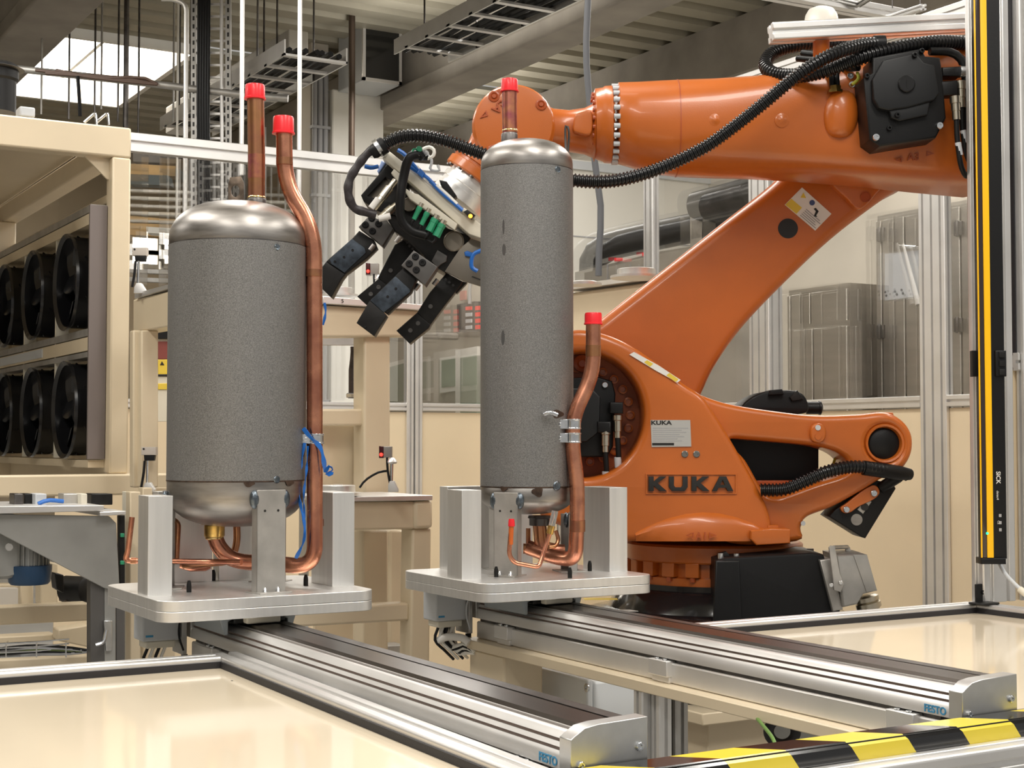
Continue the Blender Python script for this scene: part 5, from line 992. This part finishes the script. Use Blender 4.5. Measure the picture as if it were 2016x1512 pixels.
m = M(); m.lathe(P(1617, 52, d=6.5), UZ, [(.078, 0), (.078, .01), (.070, .05), (.055, .075), (.03, .085), (0, .088)], 32); obj('shade', m, mat('lamp_white', (.85, .82, .74), .35), pl)
m = M(); m.lathe(P(1617, 52, d=6.5), UZ, [(.079, -.004), (.079, .004)], 32); obj('rim', m, OFFW, pl)
# ================================================================== FAN RACK MACHINE (left)
mf = thing('fan_machine', 'cream welded machine housing with gussets at the left', 'machine', (1.0, 7.4, 0))
YM = 6.0
def tube(x0, x1, y0, y1, z0, z1, mt=CREAM, par=None, name='frame_tube', bev=.008): return obj(name, M().box(x0, x1, y0, y1, z0, z1), mt, par or mf, bev)
zt_ = 2.79
tube(-1.2, 1.705, YM, YM + .09, zt_ - .125, zt_)                       # top front
tube(1.628, 1.705, YM, YM + .09, 1.37, zt_ - .125)                     # front right post
tube(-1.2, 1.95, YM - .03, YM + .06, 1.285, 1.37)                      # lower front beam
m = M(); m.prism([P(a, b, Y=YM + .05) for a, b in ((146, 272), (222, 276), (222, 356), (210, 352), (150, 290))], (0, .012, 0)); obj('gusset', m, CREAM, mf, .002)
tube(1.62, 1.705, YM + .09, 9.0, zt_ - .12, zt_ - .03)                 # top right side
tube(1.64, 1.69, YM + .09, 9.0, zt_ - .30, zt_ - .26)
tube(1.675, 1.69, YM + .09, 9.0, 1.30, zt_ - .30, name='side_panel')
tube(1.58, 1.69, 8.1, 8.2, 1.3, zt_ - .12); tube(1.0, 1.09, 8.1, 8.2, 1.3, zt_ - .12)
tube(-1.2, 1.6, 8.1, 8.2, zt_ - .30, zt_ - .12)
tube(-1.2, 1.62, YM + .09, 9.0, zt_ - .03, zt_ - .015, name='roof_panel')
tube(1.25, 1.31, 8.1, 10.4, zt_ - .52, zt_ - .40)
m = M(); m.lathe((1.12, 6.55, zt_ - .033), UZ, [(.12, -.03), (.125, 0), (0, .001)], 28); gv = obj('roof_grille', m, BLACKM, mf)
for k in range(9): m = M(); m.box(1.02, 1.22, 6.46 + k * .022, 6.466 + k * .022, zt_ - .07, zt_ - .062); obj('grille_bar', m, STEELD, gv)
# rack rails carrying the fans
rk = thing('fan_rack', 'aluminium fan rack with shelves inside the cream frame', 'rack', (1.6, 7.2, 1.4))
XR = 1.575
m = M(); m.box(XR - .02, XR + .05, 6.06, 6.075, 1.43, 2.47); obj('end_upright', m, mat('brown_grey_profile', (.20, .17, .16), .5, .3), rk)
for z0, z1, mt in ((2.445, 2.475, ALUD), (2.395, 2.44, CREAM), (1.935, 1.965, ALUD), (1.875, 1.930, CREAM), (1.848, 1.87, ALUD), (1.395, 1.425, CREAM)):
    m = M(); m.box(XR - .012, XR + .06, 6.08, 9.4, z0, z1); obj('shelf_rail', m, mt, rk)
m = M(); m.box(XR - .016, XR - .01, 6.9, 8.9, 1.885, 1.925); obj('rail_plate', m, GREYP, rk)
for k in range(5): yy = 6.69 + k * .63; m = M(); m.box(XR - .005, XR + .05, yy - .012, yy + .012, 1.43, 2.395); obj('divider', m, OFFW, rk)
# axial fans
FAN = mat('black_fan_casing', (.008, .008, .009), .22, coat=.2)
def fan(y, z, label):
    t = thing('axial_fan', label, 'fan', (XR + .03, y, z), 'black axial fans in the rack')
    c = V((XR - .045, y, z)); ax = V((1, 0, 0)); r = .195
    m = M(); m.lathe(c, ax, [(r + .012, .0), (r + .014, .012), (r, .016), (r, .11), (r + .008, .115), (r + .008, .125)], 40, None, False); m.lathe(c, ax, [(r - .006, .125), (r - .006, .012), (r + .012, .0)], 40, None, False); obj('casing', m, FAN, t)
    m = M(); m.lathe(c + ax * .05, ax, [(0, 0), (.05, 0), (.075, .012), (.078, .066), (0, .066)], 28); obj('hub', m, mat('fan_hub', (.02, .02, .022), .2, coat=.3), t)
    for k in range(7):
        a0 = 2 * math.pi * k / 7; rings = []
        for j in range(6):
            f = j / 5; rr = .07 + f * .115; a = a0 + .35 * f; n = V((0, math.cos(a), math.sin(a))); u = V((0, -math.sin(a), math.cos(a))); tw = .75 - .4 * f; wd = .05 + .035 * f
            e = u * math.cos(tw) + ax * math.sin(tw); p = c + ax * .075 + n * rr; q = e.cross(n) * .002
            rings.append([p - e * wd - q, p + e * wd - q, p + e * wd + q, p - e * wd + q])
        m = M(); m.loft(rings); obj('blade', m, FAN, t)
    m = M(); m.lathe(c + ax * .118, ax, [(0, 0), (r - .007, 0), (r - .007, .004)], 40); obj('back_guard', m, BLACK, t)
    m = M(); m.box(XR - .052, XR - .046, y - .17 * 0 - .205, y - .155, z - .06, z + .06); obj('type_label', m, mat('grey_type_label', (.25, .25, .24), .5), t) if False else None
    return t
pos = ('next to the brown upright', 'second from the brown upright', 'third from the brown upright', 'cut off at the left picture edge')
for k in range(4):
    for z, row in ((2.178, 'upper'), (1.637, 'lower')): fan(6.375 + k * .63, z, 'black axial fan in the %s row, %s' % (row, pos[k]))
# conveyor table below the frame
LG = mat('galvanised_sheet', (.42, .42, .40), .5, .7, var=.22, vscale=3)
cv = thing('conveyor_base', 'galvanised conveyor base with a triangular side plate at lower left', 'machine base', (1.2, 5.4, 0))
YC = 5.0
def yp(name, L, Y, t, mt, par, bev=.002): m = M(); m.prism([P(a, b, Y=Y) for a, b in L], (0, t, 0)); return obj(name, m, mt, par, bev)
yp('top_plate', [(-20, 997), (205, 995), (205, 1006), (-20, 1012)], YC, .45, ALU, cv)
yp('top_plate', [(197, 1008), (248, 1006), (248, 1013), (197, 1016)], YC - .01, .4, ALU, cv)
yp('side_plate', [(-20, 1012), (215, 1016), (229, 1030), (236, 1165), (205, 1158), (-20, 1040)], YC + .03, .012, LG, cv)
yp('post', [(178, 1140), (206, 1155), (206, 1330), (178, 1330)], YC + .05, .05, mat('dark_profile', (.16, .155, .15), .45, .7), cv)
yp('post', [(206, 1155), (228, 1165), (228, 1330), (206, 1330)], YC + .045, .02, LG, cv); yp('post', [(229, 1175), (246, 1195), (246, 1330), (229, 1330)], YC + .05, .05, MATS['dark_profile'], cv)
yp('black_slot', [(235, 1015), (246, 1014), (246, 1180), (236, 1180)], YC + .04, .03, BLACKM, cv)
for k in range(3): yp('slot_clip', [(237, 1050 + k * 54), (245, 1050 + k * 54), (245, 1058 + k * 54), (237, 1058 + k * 54)], YC + .036, .01, GREEN, cv)
dh = yp('door_latch', [(205, 1222), (221, 1222), (221, 1282), (209, 1282)], YC + .03, .015, ZINC, cv); m = M(); m.tube(bend([P(188, 1270, Y=YC), P(205, 1265, Y=YC), P(210, 1240, Y=YC)], .02, 4), .007, 8); obj('latch_arm', m, ZINC, dh)
for k, (x0, x1) in enumerate(((28, 46), (48, 66), (70, 92), (125, 156), (160, 172), (180, 222))): yp('slide_block', [(x0, 972), (x1, 972), (x1, 994), (x0, 994)], YC + .15 + (k % 2) * .05, .08, (STEELD, BLACKM, GREYP, SHEET, OFFW, BLACKM)[k], cv, .003)
m = M(); m.tube(cr([P(75, 992, Y=YC + .1), P(95, 985, Y=YC + .1), P(125, 987, Y=YC + .1)], .02), .007, 8); obj('air_tube', m, BLUET, cv)
# gear motor with blue fan cowl
gm = thing('gear_motor', 'grey gear motor with a blue fan cowl hanging under the conveyor', 'motor', P(58, 1150, Y=5.15))
cm = P(58, 1150, Y=5.15); s_ = 5.2 / F
m = M(); m.lathe(cm, UZ, [(34 * s_, 0), (38 * s_, .008), (41 * s_, .05), (41 * s_, .064), (38 * s_, .066)], 36); obj('fan_cowl', m, mat('blue_cowl', (.02, .06, .13), .35), gm)
m = M(); m.lathe(cm + UZ * .064, UZ, [(30 * s_, 0), (30 * s_, .14)], 30); bd = obj('motor_body', m, LG, gm)
for k in range(24):
    a = 2 * math.pi * k / 24; n = V((math.cos(a), math.sin(a), 0)); u = V((-n.y, n.x, 0)); m = M(); m.obox(cm + UZ * .066 + n * 29 * s_ - u * .0015, u * .003, n * 7 * s_, UZ * .12); obj('cooling_fin', m, LG, bd)
m = M(); m.lathe(P(8, 1075, Y=5.12), (0, -1, 0), [(.11, -.1), (.11, .0), (.1, .01), (0, .01)], 30); obj('gear_housing', m, LG, gm)
m = M(); m.cyl(P(17, 1077, Y=5.0), (0, -1, 0), .012, .01, 12); obj('plug', m, ALUD, gm)
# cream base beams and wire cable tray
bf = thing('base_frame', 'cream steel base beams low at the left', 'frame', P(80, 1290, Y=5.5))
for L, Y, t in (([(-20, 1196), (176, 1187), (176, 1222), (-20, 1232)], 5.4, .08), ([(-20, 1300), (176, 1290), (176, 1330), (-20, 1340)], 5.3, .08), ([(-20, 1150), (40, 1150), (40, 1200), (-20, 1200)], 6.6, .08), ([(40, 1150), (66, 1150), (66, 1196), (40, 1196)], 6.4, .06), ([(80, 1100), (114, 1110), (114, 1192), (80, 1192)], 6.2, .1), ([(115, 1240), (176, 1230), (176, 1275), (115, 1262)], 6.0, .1), ([(-20, 1255), (110, 1248), (110, 1262), (-20, 1270)], 6.1, .1)): yp('beam', L, Y, t, CREAM, bf, .006)
yp('box_front', [(-20, 1158), (36, 1158), (36, 1190), (-20, 1215)], 6.3, .05, mat('pale_box', (.62, .58, .52), .5), bf)
wt = thing('wire_tray', 'zinc wire mesh cable tray with cables low at the left', 'cable tray', P(70, 1280, Y=5.15))
for k in range(4): m = M(); m.tube([P(-20, 1268 + k * 9, Y=5.1 + .03 * k), P(70, 1264 + k * 9, Y=5.1 + .03 * k), P(136, 1258 + k * 9, Y=5.1 + .03 * k)], .0025, 6); obj('wire', m, ZINC, wt)
for x in (12, 72, 130): m = M(); m.tube([P(x, 1294, Y=5.1), P(x, 1266, Y=5.1), P(x + 4, 1263, Y=5.14)], .0025, 6); obj('wire', m, ZINC, wt)
for k in range(5): m = M(); m.tube(cr([P(-20, 1280 + k * 3, Y=5.18 + .02 * k), P(60, 1272 + k * 4, Y=5.18), P(130, 1275 + k * 3, Y=5.15), P(178, 1282, Y=5.12)], .03), .006, 6); obj('cable', m, (BLACK, GREYT, mat('olive_cable', (.10, .13, .04), .5))[k % 3], wt)
dv = thing('drive_unit', 'dark motor drive with cables under the side plate', 'drive', P(140, 1180, Y=5.7))
m = M(); m.lathe(P(150, 1160, Y=5.7), (.6, -.8, 0), [(.05, -.05), (.05, .05), (.035, .06), (0, .06)], 24); obj('drive_wheel', m, BLACKM, dv)
yp('drive_box', [(108, 1128), (126, 1132), (126, 1168), (112, 1160)], 5.6, .08, BLACK, dv, .004); yp('drive_box', [(128, 1168), (176, 1170), (176, 1187), (128, 1188)], 5.7, .1, mat('brown_box', (.16, .12, .09), .6), dv, .004)
# cream uprights behind the left fixture
up = thing('upright_frame', 'cream upright posts behind the left fixture plate', 'frame', P(280, 1300, Y=5.3))
yp('post', [(248, 968), (262, 968), (262, 1330), (248, 1330)], 5.25, .05, OFFW, up); yp('post', [(256, 968), (277, 968), (277, 1330), (256, 1330)], 5.2, .06, CREAM, up, .004); yp('post', [(281, 960), (300, 960), (300, 1330), (281, 1330)], 5.3, .06, CREAM, up, .004); yp('post', [(302, 960), (345, 960), (345, 1330), (302, 1330)], 5.6, .06, CREAM, up, .004)
# ================================================================== CREAM RACKS BEHIND THE TANKS
rf = thing('pallet_rack', 'cream steel rack with aluminium shelves standing behind the tanks', 'rack', (2.3, 5.0, 0))
# upper shelf with its beams
yp('shelf_plate', [(636, 583), (836, 600), (836, 611), (636, 597)], 4.82, .5, ALU, rf)
yp('upper_beam', [(625, 600), (830, 612), (830, 662), (625, 664)], 4.85, .09, CREAM, rf, .008)
yp('upright', [(717, 660), (769, 660), (769, 1010), (717, 1010)], 4.88, .1, CREAM, rf, .008)
yp('mid_beam', [(625, 805), (722, 805), (722, 838), (625, 838)], 4.90, .06, CREAM, rf, .008)
yp('backing_panel', [(625, 838), (722, 838), (722, 990), (625, 990)], 5.0, .02, CREAM, rf)
# lower shelf and legs
yp('shelf_plate', [(640, 979), (852, 975), (852, 985), (640, 988)], 4.45, .4, ALU, rf)
yp('lower_beam', [(640, 988), (817, 987), (817, 1042), (640, 1045)], 4.47, .09, CREAM, rf, .008)
yp('corner_block', [(816, 987), (853, 985), (853, 1040), (816, 1042)], 4.46, .11, CREAM, rf, .012)
yp('leg', [(812, 1040), (850, 1040), (846, 1330), (808, 1330)], 4.48, .09, CREAM, rf, .008)
yp('leg', [(714, 1044), (765, 1044), (765, 1330), (714, 1330)], 4.80, .09, CREAM, rf, .008); yp('leg', [(768, 1044), (796, 1044), (796, 1330), (768, 1330)], 5.05, .07, CREAM, rf, .008)
yp('cross_beam', [(560, 1200), (806, 1187), (806, 1222), (560, 1236)], 4.50, .07, CREAM, rf, .008)
yp('rear_panel', [(620, 1045), (716, 1045), (716, 1330), (620, 1330)], 5.3, .02, CREAMF, rf)
yp('rear_foot', [(764, 1272), (800, 1270), (800, 1285), (764, 1287)], 4.95, .1, ALUD, rf)
text('shelf_number', '5', P(672, 596, Y=4.818), (1, 0, 0), UZ, .02, .001, PRINT, rf)
# left upper shelf and post seen between the fan rack and the wide tank
m = M(); m.prism([P(265, 588, X=1.62), P(345, 563, X=1.62), P(345, 556, X=1.62), P(265, 578, X=1.62)], (.4, 0, 0)); obj('shelf_plate', m, ALU, rf)
m = M(); m.prism([P(262, 590, X=1.63), P(345, 570, X=1.63), P(345, 640, X=1.63), P(262, 655, X=1.63)], (.09, 0, 0)); obj('upper_beam', m, CREAM, rf, .006)
yp('upright', [(278, 650), (312, 650), (312, 960), (278, 960)], 5.5, .09, CREAM, rf, .006); yp('upright', [(262, 650), (279, 650), (279, 960), (262, 960)], 5.55, .05, CREAM, rf, .006)
# right shelf behind the slim tank
m = M(); m.prism([P(1100, 573, X=3.05), P(1280, 549, X=3.05), P(1280, 541, X=3.05), P(1100, 562, X=3.05)], (.4, 0, 0)); obj('shelf_plate', m, ALU, rf)
m = M(); m.prism([P(1100, 580, X=3.08), P(1275, 556, X=3.08), P(1275, 660, X=3.08), P(1100, 670, X=3.08)], (.09, 0, 0)); obj('upper_beam', m, CREAM, rf, .008)
# discs on shelves
def disc(px, py, d, r, h, label):
    t = thing('locating_disc', label, 'disc', P(px, py, d=d), 'milled locating discs on the shelves')
    m = M(); m.lathe(P(px, py, d=d), UZ, [(r * 1.35, 0), (r * 1.35, .008), (r, .009), (r, h), (r * .93, h + .002), (r * .8, h), (0, h)], 36); obj('disc', m, ALUM, t)
    m = M(); m.lathe(P(px, py, d=d) + UZ * h, UZ, [(r * .3, 0), (r * .3, .004), (0, .004)], 20); obj('boss', m, ALUM, t); return t
disc(665, 974, 4.9, .058, .03, 'milled aluminium disc on the lower shelf beside the wide tank')
disc(668, 584, 5.35, .05, .03, 'milled aluminium disc on the upper shelf beside the black finger')
disc(1253, 548, 5.0, .066, .03, 'larger milled disc on the shelf behind the slim tank')
disc(1150, 562, 5.05, .045, .012, 'low milled disc on the shelf beside the slim tank edge')
# sensors with brackets
def sensor(px, py, d, up_, label, lit):
    t = thing('photo_sensor', label, 'sensor', P(px, py + 60, d=d), 'photo sensors on stalks')
    slab('body', [(px + 9, py), (px + 25, py), (px + 25, py + 22), (px + 9, py + 22)], d, .04, mat('sensor_grey', (.30, .28, .26), .45, .3), t, .002)
    slab('face', [(px, py - 1), (px + 9, py), (px + 9, py + 23), (px, py + 23)], d, .04, mat('red_black_face', (.06, .01, .01), .2), t, .002)
    if lit: m = M(); m.lathe(P(px + 4.5, py + 16, d=d - .001), -FW0, [(.006, 0), (.005, .002), (0, .003)], 10); obj('lamp', m, LEDR, t)
    m = M(); m.tube([P(px + 26, py + 24, d=d), P(px + 24, py + 76, d=d)], .006, 10); obj('stalk', m, ZINC, t)
    m = M(); m.lathe(P(px + 26, py + 34, d=d), UZ, [(.014, 0), (.017, .006), (.014, .012), (.006, .02)], 14); obj('ball_joint', m, ALU, t)
    slab('foot', [(px + 18, py + 76), (px + 21, py + 68), (px + 30, py + 68), (px + 38, py + 84), (px + 38, py + 90), (px + 18, py + 90)], d - .01, .03, ALU, t, .002)
    m = M(); m.tube(cr([P(px + 16, py + 22, d=d), P(px + 17, py + 45, d=d - .005), P(px + 22, py + 75, d=d - .005)], .02), .004, 8); obj('cable', m, BLACK, t); return t
sensor(746, 879, 4.85, 0, 'red lit photo sensor on a stalk above the lower shelf', True)
sensor(720, 518, 5.3, 0, 'red lit photo sensor between the gripper fingers', True)
m = M(); m.tube(cr([P(708, 960, d=4.85), P(720, 945, d=4.86), P(745, 930, d=4.87), P(765, 927, d=4.87)], .02), .004, 8); o = obj('sensor_lead', m, BLACK, None); tag(o, 'thin black sensor lead arching over the lower shelf', 'cable')
def sensor2(px, py, d, label):
    t = thing('photo_sensor', label, 'sensor', P(px + 12, py + 90, d=d), 'photo sensors on stalks')
    slab('body', [(px, py), (px + 29, py), (px + 29, py + 16), (px, py + 16)], d, .03, mat('pale_sensor', (.5, .45, .40), .45), t, .002); slab('head', [(px + 5, py + 16), (px + 27, py + 16), (px + 25, py + 27), (px + 6, py + 27)], d + .003, .025, BLACK, t, .002)
    m = M(); m.cyl(P(px + 5, py + 4, d=d), -FW0, .004, .001, 10); obj('hole', m, PRINT, t)
    m = M(); m.tube([P(px + 13, py + 27, d=d), P(px + 12, py + 75, d=d)], .005, 8); obj('stalk', m, ZINC, t); m = M(); m.tube(cr([P(px + 7, py + 27, d=d - .005), P(px + 5, py + 50, d=d - .005), P(px, py + 80, d=d - .005)], .02), .005, 8); obj('cable', m, BLACK, t)
    slab('foot', [(px + 4, py + 78), (px + 8, py + 70), (px + 17, py + 70), (px + 26, py + 84), (px + 26, py + 90), (px + 3, py + 90)], d - .01, .03, ALU, t, .002); return t
sensor2(260, 487, 5.6, 'grey photo sensor on a stalk left of the wide tank top')
sensor2(278, 880, 5.5, 'grey photo sensor low beside the wide tank seam') if True else None
# warning labels and dark unit behind the wide tank's left edge
wp = thing('warning_panel', 'red picture and yellow warning labels left of the wide tank', 'sign panel', P(320, 800, Y=6.6))
yp('board', [(310, 640), (350, 640), (350, 830), (310, 830)], 6.6, .02, OFFW, wp)
yp('red_label', [(311, 672), (335, 672), (335, 707), (311, 707)], 6.595, .004, mat('dull_red_label', (.22, .05, .04), .5), wp); yp('yellow_label', [(311, 708), (345, 707), (345, 737), (311, 737)], 6.595, .004, YPAPER, wp); yp('yellow_label', [(311, 755), (345, 754), (345, 767), (311, 767)], 6.595, .004, YPAPER, wp)
yp('symbol', [(315, 719), (319, 711), (324, 719)], 6.593, .003, PRINT, wp); yp('dark_bar', [(311, 737), (345, 737), (345, 741), (311, 741)], 6.594, .004, PRINT, wp); yp('dark_unit', [(311, 652), (345, 650), (345, 667), (311, 667)], 6.58, .02, BLACK, wp)
# threaded spindle seen below the upper shelf
sp = thing('clamp_spindle', 'dark rusty clamp spindle standing on the fence rail behind the copper pipe', 'spindle', P(697, 785, d=6.3))
m = M(); m.lathe(P(697, 784, d=6.3), UZ, [(.026, 0), (.026, .015), (.0235, .016), (.0235, .12), (.020, .15), (.018, .17), (.016, .20), (.017, .22)], 18); obj('shaft', m, mat('rusty_dark_steel', (.055, .04, .035), .5, .5, var=.5, vscale=25), sp)
m = M(); m.lathe(P(697, 783, d=6.3), UZ, [(.034, 0), (.036, .004), (.036, .016), (.03, .02)], 8); obj('nut', m, ZINC, sp)
bb = obj('support_beam', M().prism([P(a, b, Y=5.7) for a, b in ((636, 664), (706, 664), (706, 679), (636, 679))], (0, .05, 0)), ALUD, None); tag(bb, 'short grey aluminium beam under the upper shelf', 'beam')
m = M(); ribbon(m, [P(639, 596, d=4.9), P(641, 615, d=4.9), P(636, 640, d=4.9)], .004, .6); o = obj('blue_tape_end', m, BLUET, None); tag(o, 'loose blue tape end hanging from the upper shelf edge', 'tape')
# ================================================================== UNDER THE AXES
ub = thing('axis_support', 'cream steel beam and leg under the right axis', 'support', (1.95, 2.9, 0))
m = M(); m.box(1.855, 2.05, 1.80, 3.43, .964, .9875); obj('flange', m, CREAM, ub, .002)
m = M(); m.box(1.86, 2.03, 1.9, 3.80, .87, .964) if False else m.box(1.865, 1.98, 3.22, 3.40, 0, .964); obj('leg', m, CREAM, ub, .006)
ub2 = thing('axis_support', 'cream steel beam under the left axis', 'support', (1.18, 2.9, 0))
m = M(); m.box(1.10, 1.285, 1.80, 3.43, .964, .9875); obj('flange', m, CREAM, ub2, .002)
m = M(); m.box(1.13, 1.25, 3.22, 3.40, 0, .964); obj('leg', m, CREAM, ub2, .006)
eb = thing('electrical_box', 'light grey electrical enclosure under the right axis', 'enclosure', (2.12, 3.2, .6))
zb_ = 1.5 - 470 / 2912 * 3.7
m = M(); m.box(2.055, 2.20, 3.10, 3.42, .55, zb_); obj('housing', m, mat('pale_grey_enclosure', (.78, .81, .83), .4), eb, .008)
m = M(); m.box(2.035, 2.053, 3.10, 3.42, .55, zb_ + .005); dd = obj('lid', m, MATS['pale_grey_enclosure'], eb, .005)
q = P(1156, 1354, X=2.034); m = M(); m.lathe(q, (-1, 0, 0), [(.011, 0), (.011, .003), (.008, .004), (.004, .004), (.004, .001), (0, .001)], 18); obj('lid_lock', m, ZINC, dd)
ps = thing('support_posts', 'pair of aluminium posts under the right axis', 'posts', (1.98, 2.58, 0))
for x0, x1, dz in ((1255, 1281, 3.22), (1288, 1316, 3.2), (1318, 1350, 3.22)):
    a = P(x0, 1400, d=dz); b = P(x1, 1400, d=dz); m = M(); prof(m, ((a.x + b.x) / 2, (a.y + b.y) / 2, .0), ((a.x + b.x) / 2, (a.y + b.y) / 2, .963), .034, .034, (1, 0, 0), 1, 1, .009, .008); obj('post', m, ALUD if x0 > 1300 else ALU, ps)
m = M(); m.tube(cr([P(1385, 1362, d=3.4), P(1440, 1378, d=3.2), P(1480, 1405, d=2.95), P(1505, 1432, d=2.75), P(1522, 1455, d=2.6), P(1530, 1480, d=2.55)], .02), .0035, 8); o = obj('earth_cable', m, mat('green_cable', (.10, .22, .03), .4), None); tag(o, 'green earth cable hanging down below the right axis', 'cable')
coil = thing('black_hose_ring', 'black rubber hose ring behind the striped beam', 'ring', P(1540, 1440, d=2.9))
m = M(); c0 = P(1540, 1440, d=2.9); rings = []
for k in range(28):
    a = 2 * math.pi * k / 28; n = RT * math.cos(a) * 1.1 + UZ * math.sin(a); q = c0 + n * .024; rings.append([q + (n * math.cos(g) + FW0 * math.sin(g)) * .0095 for g in [2 * math.pi * j / 10 for j in range(10)]])
m.loft(rings, False, True); obj('ring', m, RUBBER, coil)
o = obj('sheet_cover', M().prism([P(a, b, d=3.05) for a, b in ((1525, 1405), (1610, 1418), (1610, 1460), (1525, 1460))], FW0 * .004), LG, None); tag(o, 'galvanised sheet behind the black hose ring', 'sheet')
cbv = thing('cable_bundle', 'white taped cable bundle below the right fixture', 'cables', P(890, 1260, d=3.9))
for k in range(5): m = M(); m.tube(cr([P(872 + k * 5, 1225, d=3.9), P(868 + k * 6, 1250, d=3.9 + k * .01), P(885 + k * 5, 1275 + k * 3, d=3.9), P(915, 1268 + k * 4, d=3.88), P(935, 1285, d=3.85)], .02), .006, 8); obj('cable', m, BLACK if k % 2 else WHITE, cbv)
m = M(); m.tube(cr([P(862, 1262, d=3.88), P(880, 1254, d=3.87), P(910, 1256, d=3.86), P(924, 1266, d=3.85)], .01), .010, 10); obj('tape_wrap', m, PAPER, cbv)
fp = obj('floor_grating', M().box(1.5, 2.5, 3.6, 4.9, .42, .44), mat('checker_plate', (.30, .29, .28), .4, .8, bump=.8, bscale=60), None); tag(fp, 'metal checker plate step behind the axes', 'step')
o = obj('step_frame', M().box(1.55, 2.45, 3.65, 4.85, 0, .42), BLACKM, None); tag(o, 'dark frame carrying the checker plate step', 'frame')
# ================================================================== RACKING FAR BEHIND THE LEFT FENCE
fr = thing('far_racking', 'dark industrial racking with timber beams behind the left fence', 'racking', P(400, 500, d=20))
def dslab(name, L, d, t, mt, par): m = M(); m.prism([P(a, b, d=d) for a, b in L], FW0 * t); return obj(name, m, mt, par)
TIM = mat('timber', (.42, .28, .13), .7, var=.2, vscale=4)
dslab('timber_beam', [(255, 322), (345, 327), (345, 347), (255, 342)], 16, .2, TIM, fr); dslab('steel_beam', [(255, 343), (330, 345), (335, 365), (255, 362)], 15.5, .2, mat('blue_grey_steel_beam', (.20, .23, .24), .5, .5), fr)
for y in (372, 386, 402, 416, 432): dslab('pipe_run', [(255, y), (640, y + 12), (640, y + 17), (255, y + 5)], 17 + (y % 3), .1, (ALUD, mat('dark_pipe', (.06, .055, .05), .6), WHITE)[y % 3], fr)
dslab('dark_unit', [(262, 285), (345, 292), (345, 322), (262, 318)], 17, .4, MATS['dark_pipe'], fr); dslab('dark_unit', [(385, 300), (470, 310), (470, 470), (385, 470)], 16.5, .5, MATS['dark_pipe'], fr)
for x in (505, 520, 560): dslab('pole', [(x, 250), (x + 3, 250), (x + 3, 440), (x, 440)], 15, .03, ALUD, fr)
dslab('wall_strip', [(255, 425), (345, 432), (345, 468), (255, 462)], 17.5, .2, TIM, fr)
dslab('lamp_housing', [(288, 446), (345, 450), (345, 462), (288, 458)], 14, .2, WHITE, fr)
for y in (528, 545): dslab('pipe_run', [(255, y), (345, y + 4), (345, y + 12), (255, y + 8)], 14, .1, ALUD, fr)
for x0, x1 in ((258, 308), (320, 332)):
    for y0, y1 in ((470, 497), (505, 520)):
        pass
